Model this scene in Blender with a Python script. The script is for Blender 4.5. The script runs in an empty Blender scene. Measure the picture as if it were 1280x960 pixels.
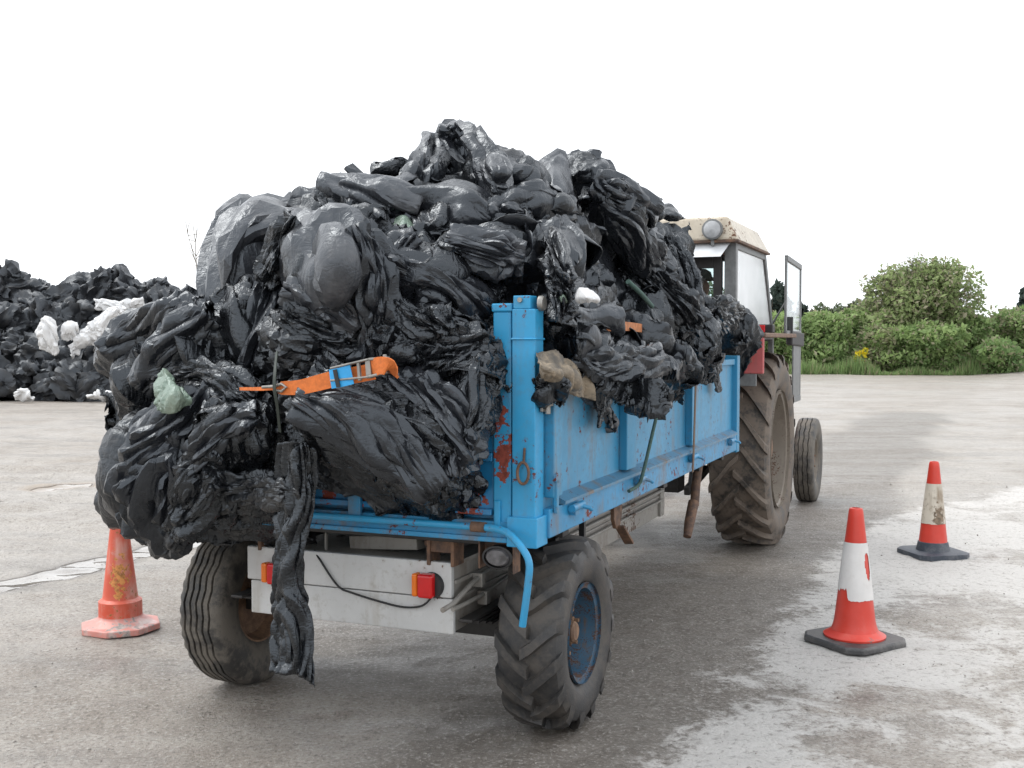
import bpy, math, random
import numpy as np
from mathutils import Vector, Matrix

# ------------------------------------------------------------------ camera, sky, sun, exposure
scene = bpy.context.scene
col = scene.collection
cd = bpy.data.cameras.new('camera'); cam = bpy.data.objects.new('camera', cd); col.objects.link(cam)
CAM_H = 1.68; FPX = 1380.0; PITCH = math.radians(2.283)
cam.location = (0, 0, CAM_H); cam.rotation_euler = (math.radians(90) - PITCH, 0, 0)
cd.sensor_width = 36; cd.lens = 36 * FPX / 1280; cd.clip_start = 0.05; cd.clip_end = 3000
scene.camera = cam
scene.render.resolution_x = 1024; scene.render.resolution_y = 768
scene.view_settings.view_transform = 'Standard'; scene.view_settings.look = 'None'
scene.view_settings.gamma = 1; scene.view_settings.exposure = 1.0
SUN_EL = math.radians(58); SUN_AZ = math.radians(-70)      # high, behind cloud, from the left
w = bpy.data.worlds.new('World'); scene.world = w; w.use_nodes = True
nt = w.node_tree; bg = nt.nodes['Background']
sky = nt.nodes.new('ShaderNodeTexSky'); sky.sky_type = 'NISHITA'; sky.sun_disc = False
sky.sun_elevation = SUN_EL; sky.sun_rotation = SUN_AZ; sky.dust_density = 4.0; sky.air_density = 1.0
hs = nt.nodes.new('ShaderNodeHueSaturation'); hs.inputs['Saturation'].default_value = 0.12
mixw = nt.nodes.new('ShaderNodeMix'); mixw.data_type = 'RGBA'; mixw.inputs['Factor'].default_value = 0.72
mixw.inputs['B'].default_value = (9.2, 9.5, 9.9, 1)        # the even cloud layer over the clear sky
nt.links.new(sky.outputs[0], hs.inputs['Color']); nt.links.new(hs.outputs[0], mixw.inputs['A'])
nt.links.new(mixw.outputs['Result'], bg.inputs['Color']); bg.inputs['Strength'].default_value = 0.105
ld = bpy.data.lights.new('sun', 'SUN'); ld.energy = 0.75; ld.angle = math.radians(25); ld.color = (1, .97, .92)
sun = bpy.data.objects.new('sun', ld); col.objects.link(sun); sun.location = (-20, 5, 30)
sd = Vector((math.sin(SUN_AZ) * math.cos(SUN_EL), math.cos(SUN_AZ) * math.cos(SUN_EL), math.sin(SUN_EL)))
sun.rotation_euler = (-sd).to_track_quat('-Z', 'Y').to_euler()
scene.cycles.max_bounces = 8; scene.cycles.transparent_max_bounces = 12
scene.cycles.use_denoising = True

rng = np.random.default_rng(7)
random.seed(7)

# ------------------------------------------------------------------ frames of the place
YAW = math.radians(22.5)
dv = np.array([math.sin(YAW), math.cos(YAW), 0.]); rv = np.array([math.cos(YAW), -math.sin(YAW), 0.])
ORG = np.array([0.098, 4.27, 0.0])          # ground below the trailer's right rear corner
def T(x, y, z): return ORG + x * rv + y * dv + np.array([0, 0, z])   # trailer frame: x right, y forward
ROTZ = -YAW
def ray(px, py):
    x = (px - 640) / FPX; y = (480 - py) / FPX
    return np.array([x, math.cos(PITCH) + y * math.sin(PITCH), -math.sin(PITCH) + y * math.cos(PITCH)])
CAMP = np.array([0, 0, CAM_H])
def ground_at(px, py):
    v = ray(px, py); return CAMP + v * (-CAM_H / v[2])
def at_y(px, py, q):                         # point of that sight line on the trailer's cross plane y = q
    v = ray(px, py); return CAMP + v * ((q - (CAMP - ORG) @ dv) / (v @ dv))
def at_x(px, py, s):                         # ... on the long plane x = s
    v = ray(px, py); return CAMP + v * ((s - (CAMP - ORG) @ rv) / (v @ rv))
def at_d(px, py, D):
    v = ray(px, py); return CAMP + v * (D / v[1])

# ------------------------------------------------------------------ mesh helpers
class MB:
    def __init__(s): s.v = []; s.f = []
    def add(s, verts, faces):
        n = len(s.v); s.v += [tuple(map(float, p)) for p in verts]; s.f += [tuple(i + n for i in f) for f in faces]; return s
    def box(s, x0, x1, y0, y1, z0, z1):
        return s.add([(x, y, z) for x in (x0, x1) for y in (y0, y1) for z in (z0, z1)],
                     [(0, 1, 3, 2), (4, 6, 7, 5), (0, 4, 5, 1), (2, 3, 7, 6), (0, 2, 6, 4), (1, 5, 7, 3)])
    def hexa(s, bottom, top):                # two quads, same order
        return s.add(list(bottom) + list(top), [(3, 2, 1, 0), (4, 5, 6, 7), (0, 1, 5, 4), (1, 2, 6, 5), (2, 3, 7, 6), (3, 0, 4, 7)])
    def bar(s, a, b, w, h, up=(0, 0, 1)):    # rectangular bar from a to b
        a = Vector(a); b = Vector(b); t = (b - a).normalized(); u = Vector(up)
        if abs(t.dot(u)) > .99: u = Vector((0, 1, 0))
        x = t.cross(u).normalized(); y = x.cross(t).normalized()
        q = lambda c: [c + x * w / 2 * i + y * h / 2 * j for i, j in ((-1, -1), (1, -1), (1, 1), (-1, 1))]
        return s.hexa(q(a), q(b))
    def prism(s, poly, axis, a, b):          # polygon in the two other axes, extruded along axis from a to b
        def pt(p, t):
            l = list(p); l.insert(axis, t); return l
        n = len(poly)
        return s.add([pt(p, a) for p in poly] + [pt(p, b) for p in poly],
                     [tuple(range(n))[::-1], tuple(range(n, 2 * n))] + [(i, (i + 1) % n, n + (i + 1) % n, n + i) for i in range(n)])
    def tube(s, pts, r, n=10, closed=False):
        pts = [Vector(p) for p in pts]; m = len(pts); rr = r if hasattr(r, '__len__') else [r] * m
        t0 = (pts[1] - pts[0]).normalized(); up = Vector((0, 0, 1)) if abs(t0.z) < .9 else Vector((1, 0, 0))
        x = t0.cross(up).normalized(); V = []
        for i, p in enumerate(pts):
            if closed: t = (pts[(i + 1) % m] - pts[i - 1]).normalized()
            else: t = (pts[min(i + 1, m - 1)] - pts[max(i - 1, 0)]).normalized()
            x = (x - t * x.dot(t)).normalized(); y = t.cross(x)
            V += [p + (x * math.cos(2 * math.pi * k / n) + y * math.sin(2 * math.pi * k / n)) * rr[i] for k in range(n)]
        F = [(i * n + k, i * n + (k + 1) % n, ((i + 1) % m) * n + (k + 1) % n, ((i + 1) % m) * n + k) for i in range(m if closed else m - 1) for k in range(n)]
        if not closed: F += [tuple(range(n))[::-1], tuple(range((m - 1) * n, m * n))]
        return s.add(V, F)
    def lathe(s, prof, n=48, axis='z', c=(0, 0, 0), cap=False):      # prof: (radius, height)
        V = []; F = []; m = len(prof)
        for k in range(n):
            a = 2 * math.pi * k / n
            for R, h in prof:
                p = (R * math.cos(a), R * math.sin(a), h)
                if axis == 'x': p = (h, R * math.cos(a), R * math.sin(a))
                if axis == 'y': p = (R * math.cos(a), h, R * math.sin(a))
                V.append((p[0] + c[0], p[1] + c[1], p[2] + c[2]))
        for k in range(n):
            k2 = (k + 1) % n
            for i in range(m - 1): F.append((k * m + i, k2 * m + i, k2 * m + i + 1, k * m + i + 1))
        if cap:
            F.append(tuple(k * m for k in range(n))[::-1]); F.append(tuple(k * m + m - 1 for k in range(n)))
        return s.add(V, F)
    def build(s, name, mat, parent=None, smooth=False, bevel=0, loc=None, rz=None, seg=2):
        me = bpy.data.meshes.new(name); me.from_pydata(s.v, [], s.f); me.update()
        import bmesh
        b = bmesh.new(); b.from_mesh(me); bmesh.ops.recalc_face_normals(b, faces=b.faces); b.to_mesh(me); b.free()
        o = bpy.data.objects.new(name, me); col.objects.link(o); me.materials.append(mat)
        if smooth:
            me.polygons.foreach_set('use_smooth', [True] * len(me.polygons))
            me.set_sharp_from_angle(angle=math.radians(smooth if smooth > 1 else 40))
        if bevel:
            m = o.modifiers.new('bevel', 'BEVEL'); m.width = bevel; m.segments = seg; m.limit_method = 'ANGLE'; m.angle_limit = math.radians(35)
        if parent: o.parent = parent
        if loc is not None: o.location = loc
        if rz is not None: o.rotation_euler = (0, 0, rz)
        return o
def curve_pts(ctrl, n=24):                   # Catmull-Rom
    P = [np.array(p, float) for p in ctrl]; P = [2 * P[0] - P[1]] + P + [2 * P[-1] - P[-2]]; out = []
    for i in range(1, len(P) - 2):
        for k in range(n):
            t = k / n
            out.append(.5 * (2 * P[i] + (P[i + 1] - P[i - 1]) * t + (2 * P[i - 1] - 5 * P[i] + 4 * P[i + 1] - P[i + 2]) * t * t + (3 * P[i] - P[i - 1] - 3 * P[i + 1] + P[i + 2]) * t ** 3))
    out.append(P[-2]); return out
def tag(o, label=None, cat=None, group=None, kind=None):
    for k, v in (('label', label), ('category', cat), ('group', group), ('kind', kind)):
        if v: o[k] = v
    return o
def empty(name, loc, rz=0, **k):
    o = bpy.data.objects.new(name, None); col.objects.link(o); o.location = loc; o.rotation_euler = (0, 0, rz); o.empty_display_size = .2
    return tag(o, **k)
def copy_tree(o, parent=None):
    c = o.copy(); col.objects.link(c)
    if parent: c.parent = parent
    for ch in [x for x in bpy.data.objects if x.parent == o]: copy_tree(ch, c)
    return c

# ------------------------------------------------------------------ materials
class NT:
    def __init__(s, name):
        s.m = bpy.data.materials.new(name); s.m.use_nodes = True; s.t = s.m.node_tree; s.b = s.t.nodes['Principled BSDF']; s.tc = None
    def n(s, typ, **kw):
        x = s.t.nodes.new('ShaderNode' + typ)
        for k, v in kw.items(): setattr(x, k, v)
        return x
    def l(s, a, b): s.t.links.new(a, b)
    def val(s, x, inp):
        if hasattr(x, 'is_linked'): s.l(x, inp)
        else: inp.default_value = x
    def coord(s, which='Object'):
        if not s.tc: s.tc = s.n('TexCoord')
        return s.tc.outputs[which]
    def noise(s, scale, detail=4, rough=.55, vec=None, dist=0, which='Object', stretch=None):
        v = vec or s.coord(which)
        if stretch:
            mp = s.n('Mapping'); s.l(v, mp.inputs[0]); mp.inputs['Scale'].default_value = stretch; v = mp.outputs[0]
        x = s.n('TexNoise'); s.l(v, x.inputs['Vector']); x.inputs['Scale'].default_value = scale
        x.inputs['Detail'].default_value = detail; x.inputs['Roughness'].default_value = rough; x.inputs['Distortion'].default_value = dist
        return x.outputs['Fac']
    def vor(s, scale, feature='F1', vec=None, rand=1):
        x = s.n('TexVoronoi'); x.feature = feature; s.l(vec or s.coord(), x.inputs['Vector']); x.inputs['Scale'].default_value = scale
        x.inputs['Randomness'].default_value = rand; return x.outputs['Distance']
    def step(s, x, a, b):                    # smooth 0..1 between a and b (a > b inverts)
        m = s.n('MapRange'); m.interpolation_type = 'SMOOTHSTEP'
        inv = a > b
        s.val(x, m.inputs[0]); m.inputs[1].default_value = min(a, b); m.inputs[2].default_value = max(a, b)
        m.inputs[3].default_value = 1. if inv else 0.; m.inputs[4].default_value = 0. if inv else 1.
        return m.outputs[0]
    def lerp(s, x, lo, hi):
        m = s.n('MapRange'); s.val(x, m.inputs[0]); m.inputs[3].default_value = lo; m.inputs[4].default_value = hi; return m.outputs[0]
    def math(s, op, a, b=0., c=None):
        m = s.n('Math', operation=op); s.val(a, m.inputs[0]); s.val(b, m.inputs[1])
        if c is not None: s.val(c, m.inputs[2])
        return m.outputs[0]
    def mix(s, f, a, b):
        m = s.n('Mix', data_type='RGBA'); s.val(f, m.inputs['Factor'])
        for x, i in ((a, 'A'), (b, 'B')):
            if isinstance(x, tuple): m.inputs[i].default_value = (*x, 1)
            else: s.l(x, m.inputs[i])
        return m.outputs['Result']
    def xyz(s, which='Object'):
        x = s.n('SeparateXYZ'); s.l(s.coord(which), x.inputs[0]); return x.outputs
    def attr(s, name):
        a = s.n('Attribute'); a.attribute_name = name; return a.outputs['Fac']
    def dist(s, p, sc=(1, 1, 1)):
        mp = s.n('VectorMath', operation='MULTIPLY'); s.l(s.coord(), mp.inputs[0]); mp.inputs[1].default_value = sc
        m = s.n('VectorMath', operation='DISTANCE'); s.l(mp.outputs[0], m.inputs[0]); m.inputs[1].default_value = [a * b for a, b in zip(p, sc)]; return m.outputs['Value']
    def bump(s, h, strength=.5, d=.01, prev=None):
        b = s.n('Bump'); b.inputs['Strength'].default_value = strength; b.inputs['Distance'].default_value = d; s.val(h, b.inputs['Height'])
        if prev: s.l(prev, b.inputs['Normal'])
        s.l(b.outputs[0], s.b.inputs['Normal']); return b.outputs[0]
    def out(s, color=None, rough=None, metal=None, spec=None):
        if color is not None:
            if isinstance(color, tuple): s.b.inputs['Base Color'].default_value = (*color, 1)
            else: s.l(color, s.b.inputs['Base Color'])
        if rough is not None: s.val(rough, s.b.inputs['Roughness'])
        if metal is not None: s.val(metal, s.b.inputs['Metallic'])
        if spec is not None: s.val(spec, s.b.inputs['Specular IOR Level'])
        return s.m

def mat_film(name, base=(.0065, .007, .0085), dust=(.085, .075, .065), amount=.35, rough=.27, fine=1.0):
    n = NT(name)
    d = n.noise(3.2, 6, .62); d2 = n.noise(26, 5, .65); d3 = n.noise(110, 3, .6)
    m = n.math('ADD', n.math('MULTIPLY', n.step(d, .62 - amount * .4, .95 - amount * .4), .6), n.math('MULTIPLY', n.step(d2, .62 - amount * .22, .85), .5))
    g = n.n('NewGeometry'); sx = n.n('SeparateXYZ'); n.l(g.outputs['Normal'], sx.inputs[0])
    m = n.math('MULTIPLY', m, amount * 2.2); m = n.math('MINIMUM', m, .92)
    n.b.inputs['Specular IOR Level'].default_value = .74; n.b.inputs['Specular Tint'].default_value = (.84, .92, 1, 1)
    # fine creases of thin film
    st = n.noise(13, 3, .55, dist=1.2, stretch=(1, 1, .3)); cr = n.noise(30, 3, .55, dist=.8, stretch=(.45, 1, 1))
    ab = lambda x: n.math('ABSOLUTE', n.math('SUBTRACT', x, .5))
    h = n.math('ADD', n.math('MULTIPLY', ab(st), -1.7), n.math('MULTIPLY', ab(cr), -.8))
    h = n.math('ADD', h, n.math('MULTIPLY', d3, .12))
    n.bump(h, .46 * fine, .020)
    r = n.math('ADD', n.lerp(d2, rough - .1, rough + .12), n.math('MULTIPLY', m, .35))
    return n.out(n.mix(m, base, dust), r)

FILM = dict(
    fresh=mat_film('black_film', amount=.16, rough=.26),
    grey=mat_film('grey_dusty_film', base=(.028, .030, .035), dust=(.13, .125, .125), amount=.40, rough=.29, fine=.6),
    smooth=mat_film('smooth_black_film', base=(.011, .012, .015), dust=(.09, .09, .095), amount=.22, rough=.28, fine=.6),
    mud=mat_film('muddy_black_film', dust=(.10, .083, .067), amount=.30, rough=.31),
    tan=mat_film('tan_dried_film', base=(.05, .042, .032), dust=(.30, .24, .17), amount=.75, rough=.55),
    green=mat_film('green_film', base=(.16, .22, .17), dust=(.30, .31, .24), amount=.4, rough=.4),
    white=mat_film('white_film', base=(.72, .72, .72), dust=(.55, .52, .47), amount=.25, rough=.4, fine=.6),
    heap=mat_film('weathered_black_film', base=(.020, .021, .024), dust=(.085, .078, .07), amount=.42, rough=.42))

def mat_paint(name, base, chips=(), chip_col=(.27, .055, .035), grime=.4, rough=.42, freq=1.0, wear=.5, grime_col=(.16, .13, .105)):
    n = NT(name)
    big = n.noise(2.4 * freq, 5, .6); fine = n.noise(34 * freq, 6, .7); drip = n.noise(9 * freq, 4, .6, stretch=(1, 1, .09))
    tone = n.mix(n.step(big, .3, .75), tuple(c * .86 for c in base), tuple(min(1, c * 1.08 + .012) for c in base))
    gr = n.math('MULTIPLY', n.math('MULTIPLY', n.step(drip, .47, .66), n.step(n.noise(5 * freq, 4, .6), .36, .6)), grime)
    c = n.mix(gr, tone, grime_col)
    gr2 = n.math('MULTIPLY', n.step(n.math('ADD', n.math('MULTIPLY', fine, .6), n.math('MULTIPLY', big, .4)), .50, .62), grime * .6); c = n.mix(gr2, c, tuple(x * .8 for x in grime_col))
    # bare spots: scattered specks, and the larger flaked patches that this thing has
    m = n.step(n.math('ADD', fine, n.math('MULTIPLY', n.noise(3.1 * freq, 3), .9)), 1.20 - wear * .13, 1.23 - wear * .13)
    for p, R in chips:
        dd = n.math('ADD', n.math('DIVIDE', n.dist(p, (1, 1, .42)), R), n.math('MULTIPLY', n.math('SUBTRACT', n.noise(24, 6, .65), .5), 5.))
        m = n.math('MAXIMUM', m, n.step(dd, 1.0, .93))
    c = n.mix(m, c, n.mix(n.step(fine, .4, .65), chip_col, tuple(x * .45 for x in chip_col)))
    n.bump(n.math('SUBTRACT', n.math('MULTIPLY', fine, .25), n.math('MULTIPLY', m, .5)), .25, .004)
    return n.out(c, n.math('ADD', n.lerp(fine, rough - .1, rough + .12), n.math('MULTIPLY', m, .3)))

def mat_rust(name, a=(.20, .11, .065), b=(.07, .045, .035), rough=.75):
    n = NT(name); f = n.noise(18, 6, .7); g = n.noise(70, 4, .7)
    n.bump(g, .4, .004); return n.out(n.mix(n.step(f, .35, .68), b, a), rough)
def mat_rubber(name, base=(.030, .029, .028), mud=(.15, .128, .105), amount=.5, lo=.44, hi=.66):
    n = NT(name); f = n.noise(6, 6, .65); g = n.noise(40, 5, .7)
    m = n.math('MULTIPLY', n.step(n.math('ADD', n.math('MULTIPLY', f, .75), n.math('MULTIPLY', g, .3)), lo, hi), amount)
    n.bump(n.math('ADD', g, n.math('MULTIPLY', n.noise(160, 3), .3)), .35, .006)
    return n.out(n.mix(m, base, mud), n.lerp(m, .5, .85))
def mat_plain(name, c, rough=.5, metal=0, var=.25, scale=20, bump=.15, spec=None):
    n = NT(name); f = n.noise(scale, 5, .6)
    n.bump(f, bump, .004); return n.out(n.mix(n.step(f, .3, .7), tuple(x * (1 - var) for x in c), tuple(min(1, x * (1 + var * .5)) for x in c)), n.lerp(f, rough - .08, rough + .08), metal, spec)
def mat_glass(name, tint=(.9, .95, .95), dirt=.07):
    n = NT(name); t = n.t
    tr = n.n('BsdfTransparent'); tr.inputs[0].default_value = (*tint, 1); gl = n.n('BsdfGlossy'); gl.inputs['Roughness'].default_value = .03
    lw = n.n('LayerWeight'); lw.inputs[0].default_value = .5; fr = n.math('ADD', n.math('MULTIPLY', n.math('POWER', lw.outputs['Facing'], 5.), .92), .05); mx = n.n('MixShader'); n.l(fr, mx.inputs[0]); n.l(tr.outputs[0], mx.inputs[1]); n.l(gl.outputs[0], mx.inputs[2])
    df = n.n('BsdfDiffuse'); df.inputs[0].default_value = (.5, .5, .48, 1); mx2 = n.n('MixShader')
    n.l(n.math('MULTIPLY', n.step(n.noise(5, 6, .65), .4, .8), dirt), mx2.inputs[0]); n.l(mx.outputs[0], mx2.inputs[1]); n.l(df.outputs[0], mx2.inputs[2])
    n.l(mx2.outputs[0], t.nodes['Material Output'].inputs[0]); return n.m
BLUE = (.030, .250, .445)
M = dict(
    blue=mat_paint('blue_paint', BLUE, grime=.5, wear=.62),
    blue_post=mat_paint('blue_post_paint', (.022, .300, .560), chips=[((-.150, 0.0, 1.385), .026), ((-.138, 0, 1.22), .036)], grime=.28, wear=.55),
    blue_gate=mat_paint('blue_tailgate_paint', (.014, .20, .43), chips=[((-.30, .0, 1.08), .06), ((-.80, 0, 1.03), .035), ((-.95, 0, 1.05), .035)], grime=.3, wear=.6),
    blue_rail=mat_paint('blue_rail_paint', (.022, .245, .47), grime=.75, wear=.85),
    white_paint=mat_paint('white_paint', (.56, .565, .56), chip_col=(.25, .12, .07), grime=.55, wear=.55, grime_col=(.3, .26, .2)),
    grey_paint=mat_paint('grey_chassis_paint', (.30, .285, .26), chip_col=(.16, .09, .06), grime=.6, wear=.6),
    rust=mat_rust('rusty_steel'), dark_steel=mat_plain('dark_greasy_steel', (.028, .026, .025), .55, .0, .4),
    steel=mat_plain('worn_steel', (.30, .29, .27), .42, .7, .3), cream=mat_paint('cream_cab_paint', (.55, .485, .385), chip_col=(.22, .11, .06), grime=.5, wear=.5, grime_col=(.28, .22, .15)),
    red=mat_paint('faded_red_paint', (.54, .115, .115), chip_col=(.16, .07, .05), grime=.35, wear=.4),
    cab_grey=mat_plain('grey_cab_frame', (.16, .165, .165), .5), cab_dark=mat_plain('dark_cab_trim', (.025, .022, .022), .6),
    tyre=mat_rubber('tyre_rubber', (.034, .034, .035), amount=.42), tyre_ribbed=mat_rubber('ribbed_tyre_rubber', (.040, .038, .036), (.17, .15, .125), .75, .44, .60),
    tyre_mud=mat_rubber('muddy_tyre_rubber', (.036, .033, .031), (.165, .132, .105), .92, .40, .58),
    rim_blue=mat_paint('blue_rim_paint', (.024, .085, .15), chip_col=(.11, .055, .035), grime=1.0, wear=1.5, freq=4, grime_col=(.09, .065, .05)), rim_rust=mat_rust('rusty_rim', (.25, .15, .09), (.12, .07, .045)),
    rim_cream=mat_paint('cream_rim_paint', (.23, .20, .165), chip_col=(.17, .09, .06), grime=.7, wear=.8, freq=2),
    lens_red=mat_plain('red_lens', (.55, .008, .010), .12, var=.1, bump=.02), lens_amber=mat_plain('amber_lens', (.75, .17, .01), .15, var=.1, bump=.02),
    lens_clear=mat_plain('frosted_lamp_glass', (.42, .43, .44), .18, var=.2, bump=.05), lens_dirty=mat_plain('dirty_lamp_glass', (.13, .125, .13), .15, var=.6, bump=.1), black_rubber=mat_plain('black_rubber', (.018, .018, .019), .5),
    cone_red=mat_paint('cone_red', (.62, .045, .025), chip_col=(.55, .30, .26), grime=.12, wear=.3, grime_col=(.45, .30, .26)),
    cone_faded=mat_paint('faded_cone_red', (.64, .095, .045), chips=[((.03, -.09, .33), .045)], chip_col=(.70, .30, .09), grime=.8, wear=1.0, grime_col=(.68, .40, .33)),
    sleeve=mat_paint('white_sleeve', (.72, .70, .68), chip_col=(.4, .36, .32), grime=.2, wear=.4, grime_col=(.45, .4, .36)),
    sleeve_dirty=mat_paint('dirty_white_sleeve', (.62, .56, .47), chips=[((.02, -.09, .30), .045)], chip_col=(.24, .18, .125), grime=1.0, wear=.8, grime_col=(.25, .19, .13)),
    base_black=mat_rubber('cone_base_rubber', (.045, .045, .047), (.20, .19, .18), .6), base_blue=mat_rubber('bluish_cone_base_rubber', (.035, .045, .062), (.20, .20, .21), .5),
    orange_old=mat_plain('faded_orange_webbing', (.50, .19, .075), .8, var=.4, scale=40, bump=.4), orange=mat_plain('orange_webbing', (.66, .17, .035), .75, var=.2, scale=60, bump=.4), blue_tag=mat_plain('blue_tag', (.03, .35, .72), .45, var=.12),
    band=mat_plain('dark_band', (.030, .040, .033), .6), cord=mat_plain('green_cord', (.05, .10, .085), .8, scale=90, bump=.5), brown_web=mat_plain('brown_webbing', (.15, .10, .07), .8, scale=60, bump=.4),
    glass=mat_glass('cab_glass'), bark=mat_rust('bark', (.12, .10, .08), (.05, .04, .034), .9),
    skin=mat_plain('skin', (.42, .22, .15), .55, var=.1), cap=mat_plain('cap_cloth', (.07, .075, .05), .85), coat=mat_plain('coat_cloth', (.06, .065, .075), .85),
    )

# ------------------------------------------------------------------ ground
def smooth(x, a, b):
    t = np.clip((x - a) / (b - a), 0, 1); return t * t * (3 - 2 * t)
def wav(P, f, seed, k=9):                    # cheap band-limited noise, about -1..1
    g = np.random.default_rng(seed); out = 0
    for i in range(k):
        v = g.normal(size=P.shape[-1]); v *= f * g.uniform(.6, 1.5) / np.linalg.norm(v)
        out = out + np.sin(P @ v * 6.283 + g.uniform(0, 6.283))
    return out / math.sqrt(k)
def polydist(X, Y, pts):
    d = np.full(X.shape, 1e9)
    for a, b in zip(pts[:-1], pts[1:]):
        a = np.array(a[:2]); b = np.array(b[:2]); ab = b - a
        t = np.clip(((X - a[0]) * ab[0] + (Y - a[1]) * ab[1]) / (ab @ ab), 0, 1)
        d = np.minimum(d, np.hypot(X - a[0] - t * ab[0], Y - a[1] - t * ab[1]))
    return d
def inside(X, Y, pts):
    c = np.zeros(X.shape, bool); n = len(pts)
    for i in range(n):
        x0, y0 = pts[i][:2]; x1, y1 = pts[i - 1][:2]
        if y0 == y1: continue
        c ^= ((y0 > Y) != (y1 > Y)) & (X < (x1 - x0) * (Y - y0) / (y1 - y0) + x0)
    return c
def signed(X, Y, pts):
    d = polydist(X, Y, list(pts) + [pts[0]]); return np.where(inside(X, Y, pts), d, -d)
def gp(*pp): return [ground_at(*p) for p in pp]
far = lambda a, n: a * np.cumprod(np.full(n, 1.17))
xs = np.concatenate([-9 - far(.06, 48)[::-1].cumsum()[::-1] * 1.0, np.arange(-9, 9.01, .055), 9 + far(.06, 48).cumsum()])
ys = np.concatenate([-1.5 - far(.08, 30)[::-1].cumsum()[::-1], np.arange(-1.5, 14.01, .055), 14 + far(.06, 50).cumsum()])
X, Y = np.meshgrid(xs, ys, indexing='ij')
P2 = np.stack([X, Y], -1)
near = smooth(Y, 3, 9)
Z = .004 * wav(P2, 1.1, 1) + .003 * wav(P2, 3.2, 2) + .003 * wav(P2, 6.3, 12)
ruts = np.exp(-((wav(P2 * [.5, 1], .22, 5)) ** 2) * 6)
leftfar = smooth(-X, 2.2, 5) * smooth(Y, 6, 10)
Z += leftfar * (.022 * wav(P2 * [.45, 1.6], .7, 3) + .012 * wav(P2 * [.6, 1.3], 2.1, 4)) + smooth(Y, 14, 30) * .03 * wav(P2, .12, 6)
Z *= np.where(np.hypot(X, Y) > 150, 0, 1)
Z += .36 * smooth(X, 21, 27) * smooth(Y, 47, 54) * smooth(Y, 140, 90)
# white dried dust on the right, with bare holes; dark wheel tracks with the trailer's shade painted in; puddles
wpoly = gp((790, 985), (850, 925), (885, 862), (925, 826), (975, 772), (1022, 706), (1075, 662), (1140, 634), (1290, 606), (1500, 590), (1600, 700), (1600, 985))
wm = .92 * smooth(signed(X, Y, wpoly), -.30, .45)
for c, R, k_ in (((1085, 880), .30, .7), ((955, 872), .26, .6), ((1030, 930), .22, .5), ((1150, 652), .2, .4), ((1000, 900), .2, .5), ((1230, 770), .9, .75), ((1120, 775), .28, .55), ((1270, 700), .55, .6), ((1190, 905), .5, .6), ((1290, 860), .5, .6), ((1130, 960), .3, .7), ((1240, 645), .4, .35), ((1290, 640), 1.3, .5)):
    g = ground_at(*c); wm *= 1 - k_ * np.exp(-((X - g[0]) ** 2 + ((Y - g[1]) * .9) ** 2) / R ** 2)
track_shade = gp((640, 1010), (760, 905), (880, 760), (985, 660), (1075, 560), (1140, 520))
dk = smooth(polydist(X, Y, track_shade) + .2 * wav(P2, .5, 31), 1.25, .45)
sp = gp((350, 770), (450, 815), (560, 830)); dk = np.maximum(dk, .8 * smooth(polydist(X, Y, sp), 1.0, .2))  # damp ground and shade under the trailer's rear, painted into the same mask
pud = gp((-120, 752), (0, 733), (60, 722), (125, 703), (200, 687), (270, 668), (330, 650))
pw = polydist(X, Y, pud) / (.17 + .05 * wav(P2, .8, 8)); pm = smooth(pw, 1.9, .1)
p2 = gp((62, 610), (92, 607)); pm = np.maximum(pm, .9 * smooth(polydist(X, Y, p2), .32, .12)); tanp = smooth(polydist(X, Y, p2), .45, .2)
Z -= .006 * pm
n = X.size; nx, ny = X.shape
V = np.stack([X, Y, Z], -1).reshape(-1, 3)
I = np.arange(n).reshape(nx, ny)
F = np.stack([I[:-1, :-1], I[1:, :-1], I[1:, 1:], I[:-1, 1:]], -1).reshape(-1, 4)
def np_mesh(name, V, F, mat, smooth_=True):
    me = bpy.data.meshes.new(name); V = np.ascontiguousarray(V, np.float32); F = np.ascontiguousarray(F, np.int32); k = F.shape[1]
    me.vertices.add(len(V)); me.vertices.foreach_set('co', V.ravel())
    me.loops.add(F.size); me.loops.foreach_set('vertex_index', F.ravel())
    me.polygons.add(len(F)); me.polygons.foreach_set('loop_start', np.arange(len(F), dtype=np.int32) * k)
    me.update(calc_edges=True)
    if smooth_: me.polygons.foreach_set('use_smooth', np.ones(len(F), bool))
    me.materials.append(mat); o = bpy.data.objects.new(name, me); col.objects.link(o); return o
def set_attr(o, name, a):
    at = o.data.attributes.new(name, 'FLOAT', 'POINT'); at.data.foreach_set('value', np.ascontiguousarray(a, np.float32).ravel())
n_ = NT('wet_yard_grit'); c_ = n_.coord('Object')
big = n_.noise(.30, 6, .62); mid = n_.noise(1.9, 8, .70); fin = n_.noise(19, 7, .78); grit = n_.noise(52, 3, .7); streak = n_.noise(1.1, 8, .70, stretch=(.30, 1.5, 1)); clod = n_.noise(7.5, 7, .72)
base = n_.mix(n_.step(mid, .36, .64), (.242, .207, .173), (.342, .306, .266))
base = n_.mix(n_.math('MULTIPLY', n_.step(big, .42, .62), .5), base, (.385, .358, .325))
base = n_.mix(n_.math('MULTIPLY', n_.step(streak, .50, .66), .55), base, (.150, .130, .110))
base = n_.mix(n_.math('MULTIPLY', n_.step(clod, .50, .66), .42), base, (.34, .32, .295))
base = n_.mix(n_.math('MULTIPLY', n_.step(clod, .46, .34), .40), base, (.125, .108, .09))
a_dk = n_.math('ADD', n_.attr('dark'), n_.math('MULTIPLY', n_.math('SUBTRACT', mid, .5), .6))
dk_f = n_.math('MULTIPLY', n_.step(a_dk, .12, .8), .85)
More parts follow.
